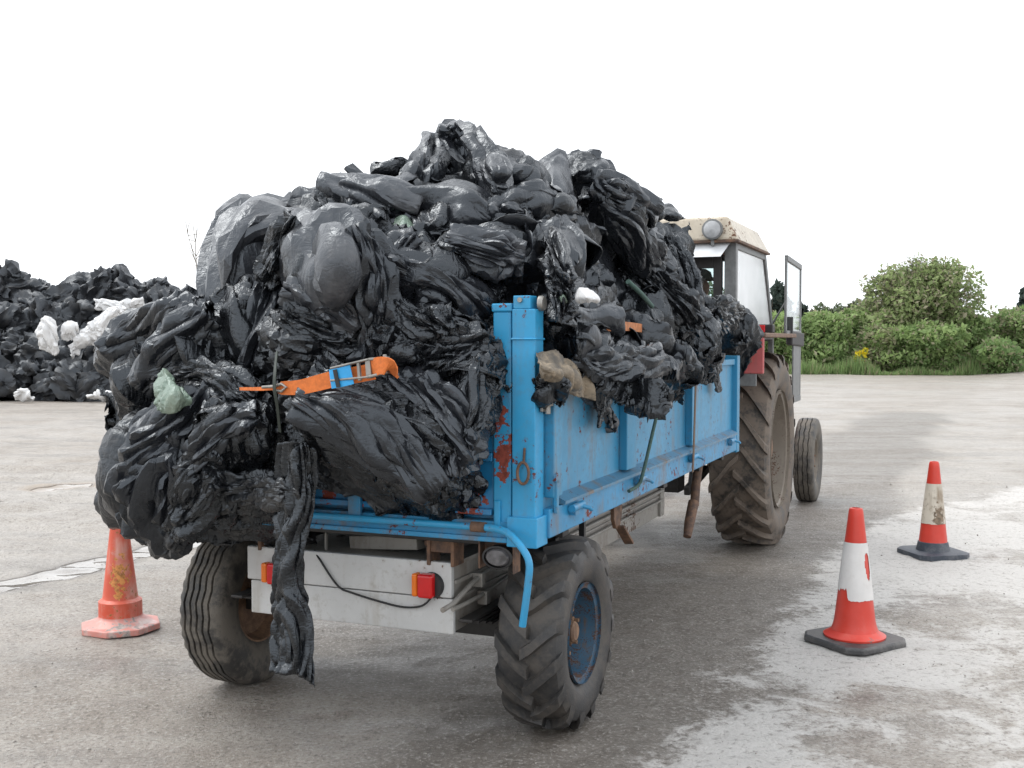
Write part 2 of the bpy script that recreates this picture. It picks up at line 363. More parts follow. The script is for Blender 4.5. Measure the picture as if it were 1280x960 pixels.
base = n_.mix(dk_f, base, n_.mix(n_.step(clod, .4, .62), (.126, .107, .088), (.172, .150, .127)))  # darker ground colour for the tracks and the painted trailer shade
ragged = n_.math('ADD', n_.math('MULTIPLY', n_.math('SUBTRACT', n_.noise(2.6, 9, .74, dist=.5), .5), 1.9), n_.math('MULTIPLY', n_.math('SUBTRACT', fin, .5), .8))
a_w = n_.math('ADD', n_.attr('white'), ragged)
wh = n_.math('MULTIPLY', n_.step(a_w, .20, .56), n_.step(n_.attr('white'), .02, .30))
wh2 = n_.math('MULTIPLY', wh, n_.lerp(n_.step(fin, .40, .58), .84, 1.))
base = n_.mix(wh2, base, (.56, .54, .515))
speck = n_.step(grit, .55, .64); base = n_.mix(n_.math('MULTIPLY', speck, .55), base, (.50, .48, .45))
pit = n_.step(grit, .45, .36); base = n_.mix(n_.math('MULTIPLY', pit, n_.math('SUBTRACT', .6, n_.math('MULTIPLY', wh, .4))), base, (.075, .066, .056))
base = n_.mix(n_.math('MULTIPLY', n_.step(fin, .545, .62), .38), base, (.40, .38, .35)); base = n_.mix(n_.math('MULTIPLY', n_.step(fin, .455, .38), .42), base, (.095, .083, .07))
base = n_.mix(n_.math('MULTIPLY', n_.attr('tan'), .8), base, (.33, .26, .19))
pn_ = n_.math('MULTIPLY', n_.math('SUBTRACT', n_.noise(2.4, 2, .5), .5), .8)
pud_m = n_.step(n_.math('ADD', n_.attr('puddle'), pn_), .42, .62)
damp = n_.step(n_.math('ADD', n_.attr('puddle'), pn_), .0, .5)
base = n_.mix(n_.math('MULTIPLY', damp, .45), base, (.13, .11, .092))
wet = n_.step(n_.math('ADD', n_.math('MULTIPLY', big, .5), n_.math('MULTIPLY', streak, .6)), .42, .64)
ro = n_.lerp(n_.math('MULTIPLY', n_.math('MAXIMUM', wet, n_.math('MULTIPLY', dk_f, .4)), n_.math('SUBTRACT', 1., wh)), .66, .34)
mr = n_.n('Mix'); n_.l(pud_m, mr.inputs['Factor']); n_.l(ro, mr.inputs['A']); mr.inputs['B'].default_value = .04
n_.b.inputs['Specular IOR Level'].default_value = .55
hh = n_.math('ADD', n_.math('ADD', n_.math('MULTIPLY', fin, .8), n_.math('MULTIPLY', clod, .9)), n_.math('ADD', n_.math('MULTIPLY', grit, .34), n_.math('MULTIPLY', streak, .9)))
hm = n_.math('MULTIPLY', hh, n_.math('SUBTRACT', 1., pud_m)); n_.bump(hm, .9, .024)
M['ground'] = n_.out(base, mr.outputs['Result'])
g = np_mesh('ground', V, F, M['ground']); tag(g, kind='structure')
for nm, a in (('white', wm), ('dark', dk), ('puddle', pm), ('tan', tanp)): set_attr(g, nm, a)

# loose grit and pebbles lying on the yard
G = 9000; gx = rng.uniform(-5.5, 6, G); gy = 2.6 + rng.uniform(0, 1, G) ** 1.7 * 12
sz = rng.lognormal(-5.75, .45, G).clip(.0018, .013)
ov = np.array([(1, 0, 0), (-1, 0, 0), (0, 1, 0), (0, -1, 0), (0, 0, .7), (0, 0, -.7)], float)
of = np.array([(0, 2, 4), (2, 1, 4), (1, 3, 4), (3, 0, 4), (2, 0, 5), (1, 2, 5), (3, 1, 5), (0, 3, 5)])
VV = ov[None] * sz[:, None, None] * rng.uniform(.6, 1.3, (G, 6, 1)); an = rng.uniform(0, 6.28, G); ca, sa = np.cos(an)[:, None], np.sin(an)[:, None]
VV = np.stack([VV[..., 0] * ca - VV[..., 1] * sa + gx[:, None], VV[..., 0] * sa + VV[..., 1] * ca + gy[:, None], VV[..., 2] + .004 + sz[:, None] * .2], -1).reshape(-1, 3)
FF = (of[None] + (np.arange(G) * 6)[:, None, None]).reshape(-1, 3)
M['pebble'] = mat_plain('pebble', (.36, .335, .305), .7, var=.55, scale=5)
tag(np_mesh('grit', VV, FF, M['pebble'], False), 'loose grit and small pebbles scattered over the grey yard', 'grit', kind='stuff')

# ------------------------------------------------------------------ tyres and wheels
def tyre_prof(R, w, rim):
    m = (R + rim) / 2
    return [(rim - .004, -.34 * w), (rim + .012, -.40 * w), (rim + .3 * (R - rim), -.475 * w), (m + .1 * (R - rim), -.50 * w), (R - .20 * (R - rim), -.485 * w), (R - .07 * (R - rim), -.44 * w), (R - .015 * (R - rim), -.34 * w), (R, -.15 * w),
            (R, .15 * w), (R - .015 * (R - rim), .34 * w), (R - .07 * (R - rim), .44 * w), (R - .20 * (R - rim), .485 * w), (m + .1 * (R - rim), .50 * w), (rim + .3 * (R - rim), .475 * w), (rim + .012, .40 * w), (rim - .004, .34 * w)]
def lug_tyre(R, w, rim, hl, nl, sweep, wl, c):
    b = MB(); C = R - hl; b.lathe(tyre_prof(C, w, rim), 96, 'x', c)
    st = [(-.045, hl, 1.0), (.10, hl, 1.0), (.24, hl, 1.05), (.36, hl * .98, 1.15), (.45, hl * .85, 1.25), (.492, hl * .25, 1.25), (.503, -hl * .9, .8)]
    for sd_ in (-1, 1):
        for i in range(nl):
            jit = random.uniform(-.01, .01); a0 = 2 * math.pi * (i + (.5 if sd_ > 0 else 0)) / nl + jit; Vv = []
            for t, (lx, h, wk) in enumerate(st):
                x = sd_ * lx * w; drop = (abs(lx) / .5) ** 2.6 * .075 * (R - rim)
                ang = a0 + sweep * max(lx, 0) / .5; rt = C + h - drop; rb = C - drop - .03
                hw = wl * wk / 2
                for rad, k in ((rb, -1.25), (rt, -.8), (rt, .8), (rb, 1.25)):
                    aa = ang + k * hw / R; Vv.append((c[0] + x, c[1] + rad * math.cos(aa), c[2] + rad * math.sin(aa)))
            m = len(st); Ff = [(4 * t + k, 4 * t + k + 1, 4 * t + 5 + k, 4 * t + 4 + k) for t in range(m - 1) for k in range(3)] + [(0, 1, 2, 3), (4 * m - 4, 4 * m - 1, 4 * m - 2, 4 * m - 3)]
            b.add(Vv, Ff)
    return b
def rib_tyre(R, w, rim, c, ng=5):
    b = MB(); n = 160; base = tyre_prof(R, w, rim); lo = base[:7]; hi = base[9:]
    V = []; m = None
    for k in range(n):
        a = 2 * math.pi * k / n; tri = abs((k * .25) % 2 - 1) - .5; row = list(lo)
        for gI in range(ng):
            xc = (gI - (ng - 1) / 2) / ng * .70 * w + tri * .042 * w; dr = -.012 * (R - rim) * (abs(xc) / (.34 * w)) ** 2
            for dx, dz in ((-.019, 0), (-.012, -.022), (.012, -.022), (.019, 0)): row.append((R + dr + dz, xc + dx * w * 1.35))
        row += hi
        notch = .007 if k % 4 < 2 else 0
        for j in (5, len(row) - 6): row[j] = (row[j][0] - notch, row[j][1])
        m = len(row); V += [(c[0] + h, c[1] + r_ * math.cos(a), c[2] + r_ * math.sin(a)) for r_, h in row]
    return b.add(V, [(k * m + i, ((k + 1) % n) * m + i, ((k + 1) % n) * m + i + 1, k * m + i + 1) for k in range(n) for i in range(m - 1)])
def wheel(root, c, R, w, rim, side, tyre_b, tyre_m, rim_m, hub_m, dish=.35, bolts=6, slots=False):
    wh_ = tyre_b.build('wheel', tyre_m, root, smooth=35)
    b = MB(); s_ = side
    pr = [(rim + .012, .40), (rim + .014, .36), (rim - .012, .345), (rim - .02, .1), (rim - .035, -.05), (rim * .72, -.02), (rim * .50, .02), (rim * .40, .03), (rim * .02, .03)]
    pr = [(r_, s_ * h * w * (dish / .35)) for r_, h in pr]; b.lathe(pr, 64, 'x', c)
    pr2 = [(rim + .012, -.40), (rim + .014, -.36), (rim - .012, -.345), (rim - .03, -.1), (rim - .036, -.04)]; b.lathe([(r_, s_ * h * w) for r_, h in pr2], 64, 'x', c)
    ro_ = b.build('rim', rim_m, wh_, smooth=30)
    h = MB(); h.lathe([(rim * .40, .05), (rim * .36, .10), (rim * .24, .13), (rim * .22, .30), (rim * .17, .34), (.001, .34)] if s_ > 0 else [(rim * .40, -.05), (rim * .36, -.10), (rim * .24, -.13), (rim * .22, -.30), (rim * .17, -.34), (.001, -.34)], 32, 'x', c)
    h.v = [(c[0] + (x - c[0]) * w * .9, y, z) for x, y, z in h.v]
    for i in range(bolts):
        a = 2 * math.pi * i / bolts + .3; y = c[1] + rim * .46 * math.cos(a); z = c[2] + rim * .46 * math.sin(a); x0 = c[0] + s_ * .02 * w; h.lathe([(.016, 0), (.016, .035), (.009, .04), (.009, .06), (.001, .06)] if s_ > 0 else [(.016, 0), (.016, -.035), (.009, -.04), (.009, -.06), (.001, -.06)], 6, 'x', (x0, y, z))
    h.build('hub', hub_m, wh_, smooth=30)
    return wh_

# ------------------------------------------------------------------ trailer (frame: x to the right, y forward, origin below its right rear corner)
def L(p): q = np.array(p) - ORG; return (float(q @ rv), float(q @ dv), float(p[2]))
W = 1.92; LEN = 3.95
tr = empty('farm_trailer', ORG, ROTZ, label='blue flat-sided farm trailer with flaking paint carrying the mound of black plastic', cat='trailer')
def tp(b, name, m, par=None, **k): return b.build(name, M[m] if isinstance(m, str) else m, par or tr, **k)
tp(MB().box(-W + .03, -.03, .06, LEN - .03, .955, .985), 'floor', 'blue_rail')
tp(MB().box(-W + .19, -.19, .012, .038, .985, 1.52).box(-W + .19, -.19, .0, .05, 1.49, 1.53).box(-W + .19, -.19, -.004, .03, 1.20, 1.235).box(-W + .19, -.19, -.012, .03, .987, 1.012), 'tailgate', 'blue_gate', bevel=.004)
b = MB().box(-W + .005, -.118, -.012, .075, .885, .965); b.box(-W + .005, -.118, -.028, -.012, .885, .905)
tp(b, 'tail_beam', 'blue_rail', bevel=.004)
for x in (-.80, -1.35): tp(MB().box(x - .03, x + .03, -.035, -.014, .93, 1.05), 'hinge_strap', 'blue_rail', bevel=.004)
for mir in (0, 1):
    f = (lambda x: -W - x) if mir else (lambda x: x)
    bx = lambda B, x0, x1, *a: B.box(min(f(x0), f(x1)), max(f(x0), f(x1)), *a)
    b = MB(); zt = 1.2 if mir else 1.79; bx(b, -.185, -.108, -.004, .07, .955, zt); bx(b, -.190, -.103, -.010, .076, zt, zt + .033); bx(b, -.178, -.150, -.016, -.004, .945, 1.05)
    o = tp(b, 'gate_post', 'blue_post', bevel=.006)
    b = MB(); bx(b, -.100, -.003, -.016, .075, .985, zt + .01); bx(b, -.106, .003, -.022, .080, zt - .11, zt - .102); bx(b, -.096, -.024, -.014, .06, zt + .01, zt + .062); bx(b, -.118, .010, -.03, .09, .872, .99)
    o = tp(b, 'corner_post', 'blue_post', bevel=.007)
    y0, y1 = .08, LEN - .03
    b = MB(); bx(b, -.034, -.012, y0, y1, .99, 1.52); bx(b, -.05, .010, y0, y1, 1.505, 1.545)
    for yc, wd in ((.16, .10), (1.20, .16), (2.55, .16)): bx(b, -.013, .030, yc - wd / 2, yc + wd / 2, 1.052, 1.506)
    o = tp(b, 'side_panel', 'blue', bevel=.005)
    b = MB(); bx(b, -.06, .022, y0, y1 + .02, .895, 1.010)
    o = tp(b, 'bottom_rail', 'blue_rail', bevel=.005)
    poly = [(f(-.013), 1.013), (f(.038), 1.013), (f(.038), 1.026), (f(-.013), 1.050)]
    o = tp(MB().prism(poly, 1, y0 + .11, y1 - .1) if False else MB().hexa([(poly[i][0], y0 + .14, poly[i][1]) for i in range(4)], [(poly[i][0], y1 - .1, poly[i][1]) for i in range(4)]), 'ledge', mat_paint('dusty_ledge_paint', (.06, .20, .33), grime=1.0, wear=.7) if not mir else 'blue_rail')
    b = MB(); bx(b, -.075, .026, y1 - .06, y1 + .03, .88, 1.57); tp(b, 'front_post', 'blue', bevel=.005)
    for yc in (.36, 1.33, 2.48, 3.62):
        b = MB(); xm = f(.04); b.tube([(xm, yc - .07, .985), (xm, yc + .07, .985)], .017, 10); b.box(min(f(.02), f(.05)), max(f(.02), f(.05)), yc - .05, yc + .05, .955, .972)
        b.tube([(f(.045), yc + .03, .985), (f(.075), yc + .05, .975), (f(.08), yc + .07, .965)], .009, 8)
        tp(b, 'latch', 'blue_rail', smooth=40)
tp(MB().box(-W + .08, -.08, LEN - .045, LEN - .01, .955, 1.535), 'front_panel', 'blue', bevel=.004)
# fittings on the near corner
tp(MB().lathe([(.001, .020), (.026, .020), (.030, .012), (.030, .0)], 20, 'x', (-.002, .03, 1.822)), 'bolt', 'steel', smooth=35)
tp(MB().tube([(-.065, -.008, 1.835), (-.065, -.024, 1.835)], .010), 'bolt', 'steel', smooth=35)
b = MB().box(.002, .014, .02, .06, 1.40, 1.50); b.tube([(.022, .055, 1.39), (.022, .055, 1.51)], .012); b.box(.002, .03, .06, .10, 1.42, 1.48)
tp(b, 'hinge', 'steel', bevel=.003)
tp(MB().tube([(-.045 + .022 * math.cos(t), -.032 - .008 * math.sin(t * .5), 1.165 + .042 * math.sin(t)) for t in np.linspace(0, 2 * math.pi, 26)[:-1]], .006, 8, True).tube([(-.045, -.03, 1.205), (-.044, -.022, 1.262)], .005), 'ring', 'rust', smooth=40)
tp(MB().box(.024, .040, .115, .14, .99, 1.125).lathe([(.001, .0), (.022, .0), (.022, .014), (.001, .014)], 14, 'x', (.026, .127, 1.13)), 'latch_bar', 'blue', bevel=.003)
# tailgate hinge pipe ending in the bent prop handle
hp = [L(at_y(*p, q)) for p, q in (((617, 660), -.05), ((634, 666), -.07), ((650, 682), -.10), ((661, 702), -.12), ((660, 730), -.12), ((653, 783), -.12))]
pp = [(-1.72, -.045, .945), (-.9, -.045, .945), (-.22, -.045, .945)]
tp(MB().tube(pp + curve_pts(hp, 8)[1:], .0145, 12), 'prop_rod', 'blue_post', smooth=40)
tp(MB().tube([(-.26, -.045, .945), (-.20, -.045, .945)], .021, 12), 'pipe_collar', 'rust', smooth=40)
# underframe
b = MB().box(-1.42, -.42, .115, 3.50, .458, .605).box(-1.42, -.42, .115, 3.50, .605, .758)
b = MB().box(-1.415, -.425, .13, 3.5, .462, .752); b.box(-.425, -.415, .13, 3.5, .595, .607).box(-.425, -.412, .13, 3.5, .664, .682).box(-.425, -.412, .13, 3.5, .74, .758).box(-.425, -.405, 3.40, 3.5, .462, .74)
b.tube([(-.405, 1.2, .64), (-.405, 3.45, .64)], .012).tube([(-.405, 1.2, .575), (-.405, 3.45, .575)], .010)
tp(b, 'chassis_box', 'grey_paint', bevel=.003)
tp(MB().box(-1.43, -.418, .098, .128, .612, .760), 'bumper_board', 'white_paint', bevel=.005)
tp(MB().box(-1.415, -.412, .104, .128, .460, .607), 'bumper_board', 'white_paint', bevel=.005)
for xa, xb, xc in ((-1.36, -1.22, -1.29), (-.52, -.41, -.465)):
    b = MB()
    for x in (xa, xb): b.box(x - .008, x + .008, .09, .19, .745, .868)
    b.tube([(xc - .09, .14, .835), (xc + .07, .14, .835)], .02).box(xc - .05, xc + .05, .10, .2, .80, .884)
    tp(b, 'tipping_hinge', 'rust', bevel=.003)
b = MB()
for x in (-1.30, -.55): b.box(x - .04, x + .04, .2, 3.85, .765, .893)
for y in (.5, 1.3, 2.2, 3.1, 3.8): b.box(-W + .06, -.06, y - .04, y + .04, .83, .893)
b.box(-W + .06, -.2, .08, .13, .85, .884)
tp(b, 'underframe', 'dark_steel', bevel=.004)
tp(MB().bar((-1.0, .3, .775), (-.62, .22, .812), .06, .06).box(-1.08, -1.07, .18, .2, .75, .83), 'tipping_ram', 'grey_paint', bevel=.012)
b = MB().box(-1.72, -.2, .48, .58, .36, .46)
for x in (-1.50, -.36):
    for k in range(4): b.box(x - .03, x + .03, .53 - .42 + .07 * k, .53 + .42 - .07 * k, .46 + .018 * (3 - k) + .0, .474 + .018 * (3 - k))
tp(b, 'axle', 'dark_steel', bevel=.004)
tp(MB().box(-1.2, -.64, 3.5, 4.35, .50, .58).bar((-.92, 4.3, .54), (-.92, 4.62, .50), .08, .07), 'drawbar', 'dark_steel', bevel=.006)
# lamps and wiring on the bumper
lx, lz = L(at_y(533, 730, .098))[0], L(at_y(533, 730, .098))[2]
lamp = tp(MB().box(lx - .020, lx + .050, .045, .096, lz - .05, lz + .05), 'tail_lamp', 'lens_red', bevel=.012, seg=3)
tp(MB().box(lx - .048, lx - .0215, .050, .096, lz - .048, lz + .05), 'indicator_lens', 'lens_amber', lamp, bevel=.010, seg=3)
tp(MB().lathe([(.001, .075), (.050, .077), (.055, .0975)], 24, 'y', (lx + .028, 0, lz - .002)), 'lamp_base', 'black_rubber', lamp, smooth=40)
lx2, lz2 = L(at_y(338, 715, .098))[0], L(at_y(338, 715, .098))[2]
lamp2 = tp(MB().box(lx2 + .0115, lx2 + .09, .045, .096, lz2 - .045, lz2 + .05), 'tail_lamp', 'lens_red', bevel=.012, seg=3)
tp(MB().box(lx2 - .02, lx2 + .010, .050, .096, lz2 - .04, lz2 + .048), 'indicator_lens', 'lens_amber', lamp2, bevel=.010, seg=3)
cp = [L(at_y(x, y, q)) for x, y, q in ((393, 688, .12), (400, 700, .092), (422, 732, .088), (440, 741, .088), (475, 752, .088), (505, 759, .088), (528, 757, .086), (541, 745, .075))]
tp(MB().tube(curve_pts(cp, 6), .0045, 8), 'lamp_cable', 'black_rubber', smooth=60)
c = L(at_y(622, 697, .03)); b = MB().lathe([(.001, -.012), (.030, -.010), (.040, .006), (.042, .03), (.030, .05)], 28, 'y', (c[0], c[1], c[2])); b.v = [(c[0] + (x - c[0]) * 1.45, y, z) for x, y, z in b.v]
rl = tp(b, 'round_lamp', 'lens_dirty', smooth=40)
b = MB().lathe([(.040, -.006), (.047, -.004), (.047, .045), (.040, .05)], 28, 'y', (c[0], c[1], c[2])); b.v = [(c[0] + (x - c[0]) * 1.42, y, z) for x, y, z in b.v]
tp(b, 'lamp_rim', 'black_rubber', rl, smooth=40)
tp(MB().box(c[0] - .085, c[0] - .077, .03, .09, c[2] - .05, .884).box(c[0] - .085, c[0] + .06, .078, .086, c[2] - .02, .884).box(c[0] + .068, c[0] + .074, .02, .09, c[2] - .06, .884), 'lamp_bracket', 'rust', bevel=.002)
# stake rods clipped along the chassis side
r1 = [L(at_x(*p, s)) for p, s in (((553, 763), -.40), ((566, 755), -.39), ((590, 729), -.385), ((606, 716), -.385), ((640, 690), -.385))]
r2 = [L(at_x(*p, s)) for p, s in (((566, 762), -.40), ((577, 757), -.39), ((600, 745), -.385), ((625, 727), -.385), ((655, 706), -.385))]
tp(MB().tube(r1, .011, 10), 'stake_rod', 'grey_paint', smooth=40); tp(MB().tube(r2, .010, 10), 'stake_rod', 'grey_paint', smooth=40)
for p in ((596, 724), (602, 746)):
    q = L(at_x(*p, -.40)); tp(MB().box(-.412, -.366, q[1] - .02, q[1] + .02, q[2] - .03, q[2] + .03), 'rod_clip', 'grey_paint', bevel=.004)
q = L(at_x(778, 628, -.03)); tp(MB().prism([(q[1] - .07, .893), (q[1] + .07, .893), (q[1] + .06, .80), (q[1] + .02, .74), (q[1] - .03, .75), (q[1] - .07, .80)], 0, -.07, -.05).bar((-.04, q[1] - .01, .76), (-.02, q[1] + .09, .66), .014, .05, up=(1, 0, 0)), 'hanger_plate', 'rust', bevel=.003)
q = L(at_x(730, 650, -.05)); tp(MB().box(-.07, -.045, q[1] - .012, q[1] + .012, .70, .893), 'rubber_strap', 'black_rubber')
# wheels: lugged on the right, ribbed road tyre on the left
wheel(tr, (-.108, .53, .408), .412, .285, .205, 1, lug_tyre(.418, .290, .212, .038, 15, -.34, .056, (-.108, .53, .408)), M['tyre'], M['rim_blue'], M['rim_rust'], dish=.40)
wheel(tr, (-1.735, .53, .400), .403, .235, .205, -1, rib_tyre(.406, .240, .205, (-1.735, .53, .400)), M['tyre_ribbed'], M['rim_rust'], M['rim_rust'])

# ------------------------------------------------------------------ tractor (x right, y forward, origin under the rear axle)
TC = (-.90, 5.25)
tt = empty('tractor', T(TC[0], TC[1], 0), ROTZ, label='old red tractor with a cream cab roof hitched to the blue trailer', cat='tractor')
def TL(p): q = L(p); return (q[0] - TC[0], q[1] - TC[1], q[2])
def kp(b, name, m, par=None, **k): return b.build(name, M[m] if isinstance(m, str) else m, par or tt, **k)
for s_ in (1, -1):
    cR = (s_ * .80, 0, .785); wheel(tt, cR, .80, .46, .47, s_, lug_tyre(.80, .47, .475, .045, 20, .40, .055, cR), M['tyre_mud'], M['rim_cream'], M['rim_rust'], dish=.42, bolts=8)
    cF = (s_ * .90, 2.60, .43); wheel(tt, cF, .435, .20, .24, s_, rib_tyre(.437, .205, .24, cF, 3), M['tyre_ribbed'], M['rim_cream'], M['rim_rust'])
kp(MB().box(-.62, .62, -.12, .12, .68, .90).box(-.20, .20, -.35, 1.3, .52, 1.05), 'gearbox', 'dark_steel', bevel=.03)
kp(MB().box(-.26, .26, 1.25, 3.0, .60, 1.0).box(-.85, .85, 2.54, 2.66, .40, .50), 'engine', 'dark_steel', bevel=.02)
bn = kp(MB().box(-.33, .33, 1.05, 3.05, 1.0, 1.62), 'bonnet', 'red', bevel=.05); kp(MB().box(-.27, .27, 3.052, 3.08, .98, 1.5), 'grille', 'cab_dark', bn)
kp(MB().tube([(-.25, 1.9, 1.6), (-.25, 1.9, 2.30), (-.25, 1.98, 2.40)], .03), 'exhaust', 'rust', smooth=40)
# linkage and hitch between tractor and trailer
b = MB()
for x in (-.42, .42): b.bar((x, -.1, .60), (x, -.78, .50), .05, .07).bar((x, -.30, 1.05), (x, -.45, .56), .04, .04)
b.box(-.3, .3, -.55, -.35, .45, .95).box(-.5, .5, -.42, -.34, .9, 1.1).bar((0, -.35, .45), (0, -.75, .46), .1, .05)
kp(b, 'hitch', 'dark_steel', bevel=.008)
for x, l in ((.33, .20), (.43, .14), (.18, .26)): kp(MB().tube([(x, -.62, .95), (x + .01, -.66, .70), (x, -.70, .40 + l)], .022, 8), 'hydraulic_hose', 'black_rubber', smooth=60)
# cab
mk_ = NT('milky_window_sheet'); mk_.b.inputs['Transmission Weight'].default_value = .35; M['milky'] = mk_.out(mk_.mix(mk_.step(mk_.noise(4, 5), .35, .7), (.80, .82, .82), (.88, .89, .90)), .25)
z0, z1 = 1.73, 2.43; hx = .80; yb, yf = -.82, .47; ylo = .93
b = MB()
for s_ in (1, -1):
    b.bar((s_ * (hx - .045), yb + .03, 1.02), (s_ * (hx - .045), yb + .03, z1), .09, .07)
    b.bar((s_ * (hx - .02), ylo, 1.25), (s_ * (hx - .02), ylo - .02, z0), .045, .06); b.bar((s_ * (hx - .02), ylo - .02, z0), (s_ * (hx - .02), yf - .02, z1), .045, .07)
    b.bar((s_ * (hx - .02), yb + .03, z1 - .03), (s_ * (hx - .02), yf, z1 - .03), .04, .06); b.bar((s_ * (hx - .02), yb + .03, z0 - .02), (s_ * (hx - .02), ylo, z0 - .02), .04, .05)
b.box(-hx + .08, hx - .08, yb, yb + .05, z1 - .05, z1).box(-hx + .08, hx - .08, yf - .03, yf + .03, z1 - .06, z1).box(-hx + .03, hx - .03, ylo - .03, ylo + .03, z0 - .06, z0)
fr_ = kp(b, 'cab_frame', 'cab_grey', bevel=.006)
kp(MB().box(-hx + .0, hx - .0, yb + .02, ylo, 1.00, 1.05).box(-hx + .05, hx - .05, yb, yb + .04, 1.05, 1.62), 'cab_floor', 'cab_grey', bevel=.005)
b = MB().box(hx - .175, hx - .11, yb - .006, yb + .045, 1.62, z1 - .06).box(-hx + .11, -hx + .175, yb - .006, yb + .045, 1.62, z1 - .06).box(-hx + .175, hx - .175, yb - .006, yb + .045, z1 - .20, z1 - .06).box(-hx + .175, hx - .175, yb - .006, yb + .045, 1.62, 1.68)
rw = kp(b, 'rear_window', 'cab_dark', bevel=.005); kp(MB().box(-hx + .17, hx - .17, yb + .015, yb + .021, 1.66, z1 - .19), 'pane', 'glass', rw)
for s_ in (1, -1):
    xg = s_ * (hx - .015)
    kp(MB().hexa([(xg - .003, yb + .07, z0), (xg + .003, yb + .07, z0), (xg + .003, ylo - .06, z0), (xg - .003, ylo - .06, z0)], [(xg - .003, yb + .07, z1 - .06), (xg + .003, yb + .07, z1 - .06), (xg + .003, yf - .07, z1 - .06), (xg - .003, yf - .07, z1 - .06)]), 'side_window', M['milky'])
kp(MB().hexa([(-hx + .05, ylo - .003, z0), (hx - .05, ylo - .003, z0), (hx - .05, ylo + .003, z0), (-hx + .05, ylo + .003, z0)], [(-hx + .05, yf - .003, z1 - .06), (hx - .05, yf - .003, z1 - .06), (hx - .05, yf + .003, z1 - .06), (-hx + .05, yf + .003, z1 - .06)]), 'windscreen', 'glass')
yr0, yr1 = yb - .08, yf + .05
rf = kp(MB().hexa([(-hx - .03, yr0, z1), (hx + .03, yr0, z1), (hx + .03, yr1, z1), (-hx - .03, yr1, z1)], [(-hx + .06, yr0 + .035, z1 + .185), (hx - .06, yr0 + .035, z1 + .185), (hx - .06, yr1 - .12, z1 + .185), (-hx + .06, yr1 - .12, z1 + .185)]), 'cab_roof', 'cream', bevel=.022, seg=3)
kp(MB().box(-hx - .032, hx + .032, yr0 - .004, yr1 + .004, z1 - .014, z1 + .006), 'roof_gutter', 'rust', rf, bevel=.003)
c = TL(at_y(891, 287, TC[1] + yr0)); b = MB().lathe([(.001, -.045), (.05, -.042), (.068, -.030), (.072, -.012), (.072, .03), (.03, .05)], 28, 'y', (c[0], yr0 + .0, c[2]))
wl_ = kp(b, 'work_lamp', 'lens_clear', smooth=40); kp(MB().lathe([(.066, -.034), (.078, -.030), (.078, .01), (.066, .012)], 28, 'y', (c[0], yr0, c[2])).box(c[0] - .012, c[0] + .012, yr0 - .01, yr0 + .02, c[2] - .12, c[2] - .06), 'lamp_rim', 'cab_grey', wl_, smooth=40)
kp(MB().hexa([(-.62, yb - .15, z1 - .125), (hx - .09, yb - .15, z1 - .125), (hx - .09, yb - .14, z1 - .118), (-.62, yb - .14, z1 - .118)], [(-.62, yb - .03, z1 - .012), (hx - .04, yb - .03, z1 - .012), (hx - .04, yb - .02, z1 - .012), (-.62, yb - .02, z1 - .012)]), 'rear_visor', mat_plain('pale_visor', (.62, .64, .66), .4, var=.08))
# fenders
for s_ in (1, -1):
    bx = lambda B, x0, x1, *a: B.box(min(s_ * x0, s_ * x1), max(s_ * x0, s_ * x1), *a)
    b = MB(); bx(b, .58, 1.015, yb - .02, yb + .015, 1.425, 1.70); b.v = [(x, y, z) for x, y, z in b.v]
    fd = kp(b, 'fender', 'red', bevel=.01)
    b = MB(); bx(b, .60, 1.03, yb - .02, .75, 1.70, 1.735); bx(b, .57, .60, yb, .75, 1.05, 1.70); kp(b, 'fender_top', mat_rust('brown_fender_edge', (.24, .15, .10), (.13, .08, .06)), fd, bevel=.008)
    b = MB(); bx(b, .60, .96, yb - .012, yb + .01, 1.33, 1.428); kp(b, 'mud_flap', 'cab_grey', fd, bevel=.006)
    b = MB(); bx(b, .70, .93, yb - .032, yb - .021, 1.51, 1.575); kp(b, 'fender_plate', mat_paint('plate_red', (.42, .11, .09), grime=.8, wear=.9), fd, bevel=.003)
    b = MB(); bx(b, .80, .94, .02, .14, 1.737, 1.81); lm = kp(b, 'fender_lamp', 'cab_dark', fd, bevel=.01)
    b = MB(); bx(b, .80, .88, .0, .018, 1.742, 1.805); kp(b, 'lens', 'lens_red', lm, bevel=.006)
# door swung wide open, flat against the front
da = TL(at_d(982, 400, 9.85)); db = TL(at_d(1000, 400, 10.7)); A = np.array([da[0], da[1]]); B = np.array([db[0], db[1]])
def dpt(t, z): p = A + (B - A) * t; return (p[0], p[1], z)
b = MB().bar(dpt(0, 1.74), dpt(0, 2.41), .018, .05).bar(dpt(1, 1.12), dpt(1, 2.38), .018, .05).bar(dpt(0, 2.41), dpt(1, 2.38), .03, .05).bar(dpt(0, 1.74), dpt(1, 1.74), .03, .05).bar(dpt(.45, 1.12), dpt(1, 1.12), .03, .05)
do = kp(b, 'door', 'cab_grey', bevel=.004)
kp(MB().bar(dpt(.03, 2.08), dpt(.97, 2.065), .006, .62), 'pane', 'glass', do); kp(MB().bar(dpt(.5, 1.43), dpt(.97, 1.43), .014, .58), 'door_panel', 'cab_grey', do)
kp(MB().bar(dpt(.25, 1.70), dpt(1.1, 1.68), .06, .13), 'handle', 'cab_dark', do, bevel=.012)
kp(MB().tube([(.30, .62, 1.45), (.28, .45, 1.62)], .02).tube([(.28 + .17 * math.cos(t), .43 + .1 * math.sin(t), 1.66 + .14 * math.sin(t)) for t in np.linspace(0, 6.283, 25)[:-1]], .013, 8, True), 'steering_wheel', 'cab_dark', smooth=40)
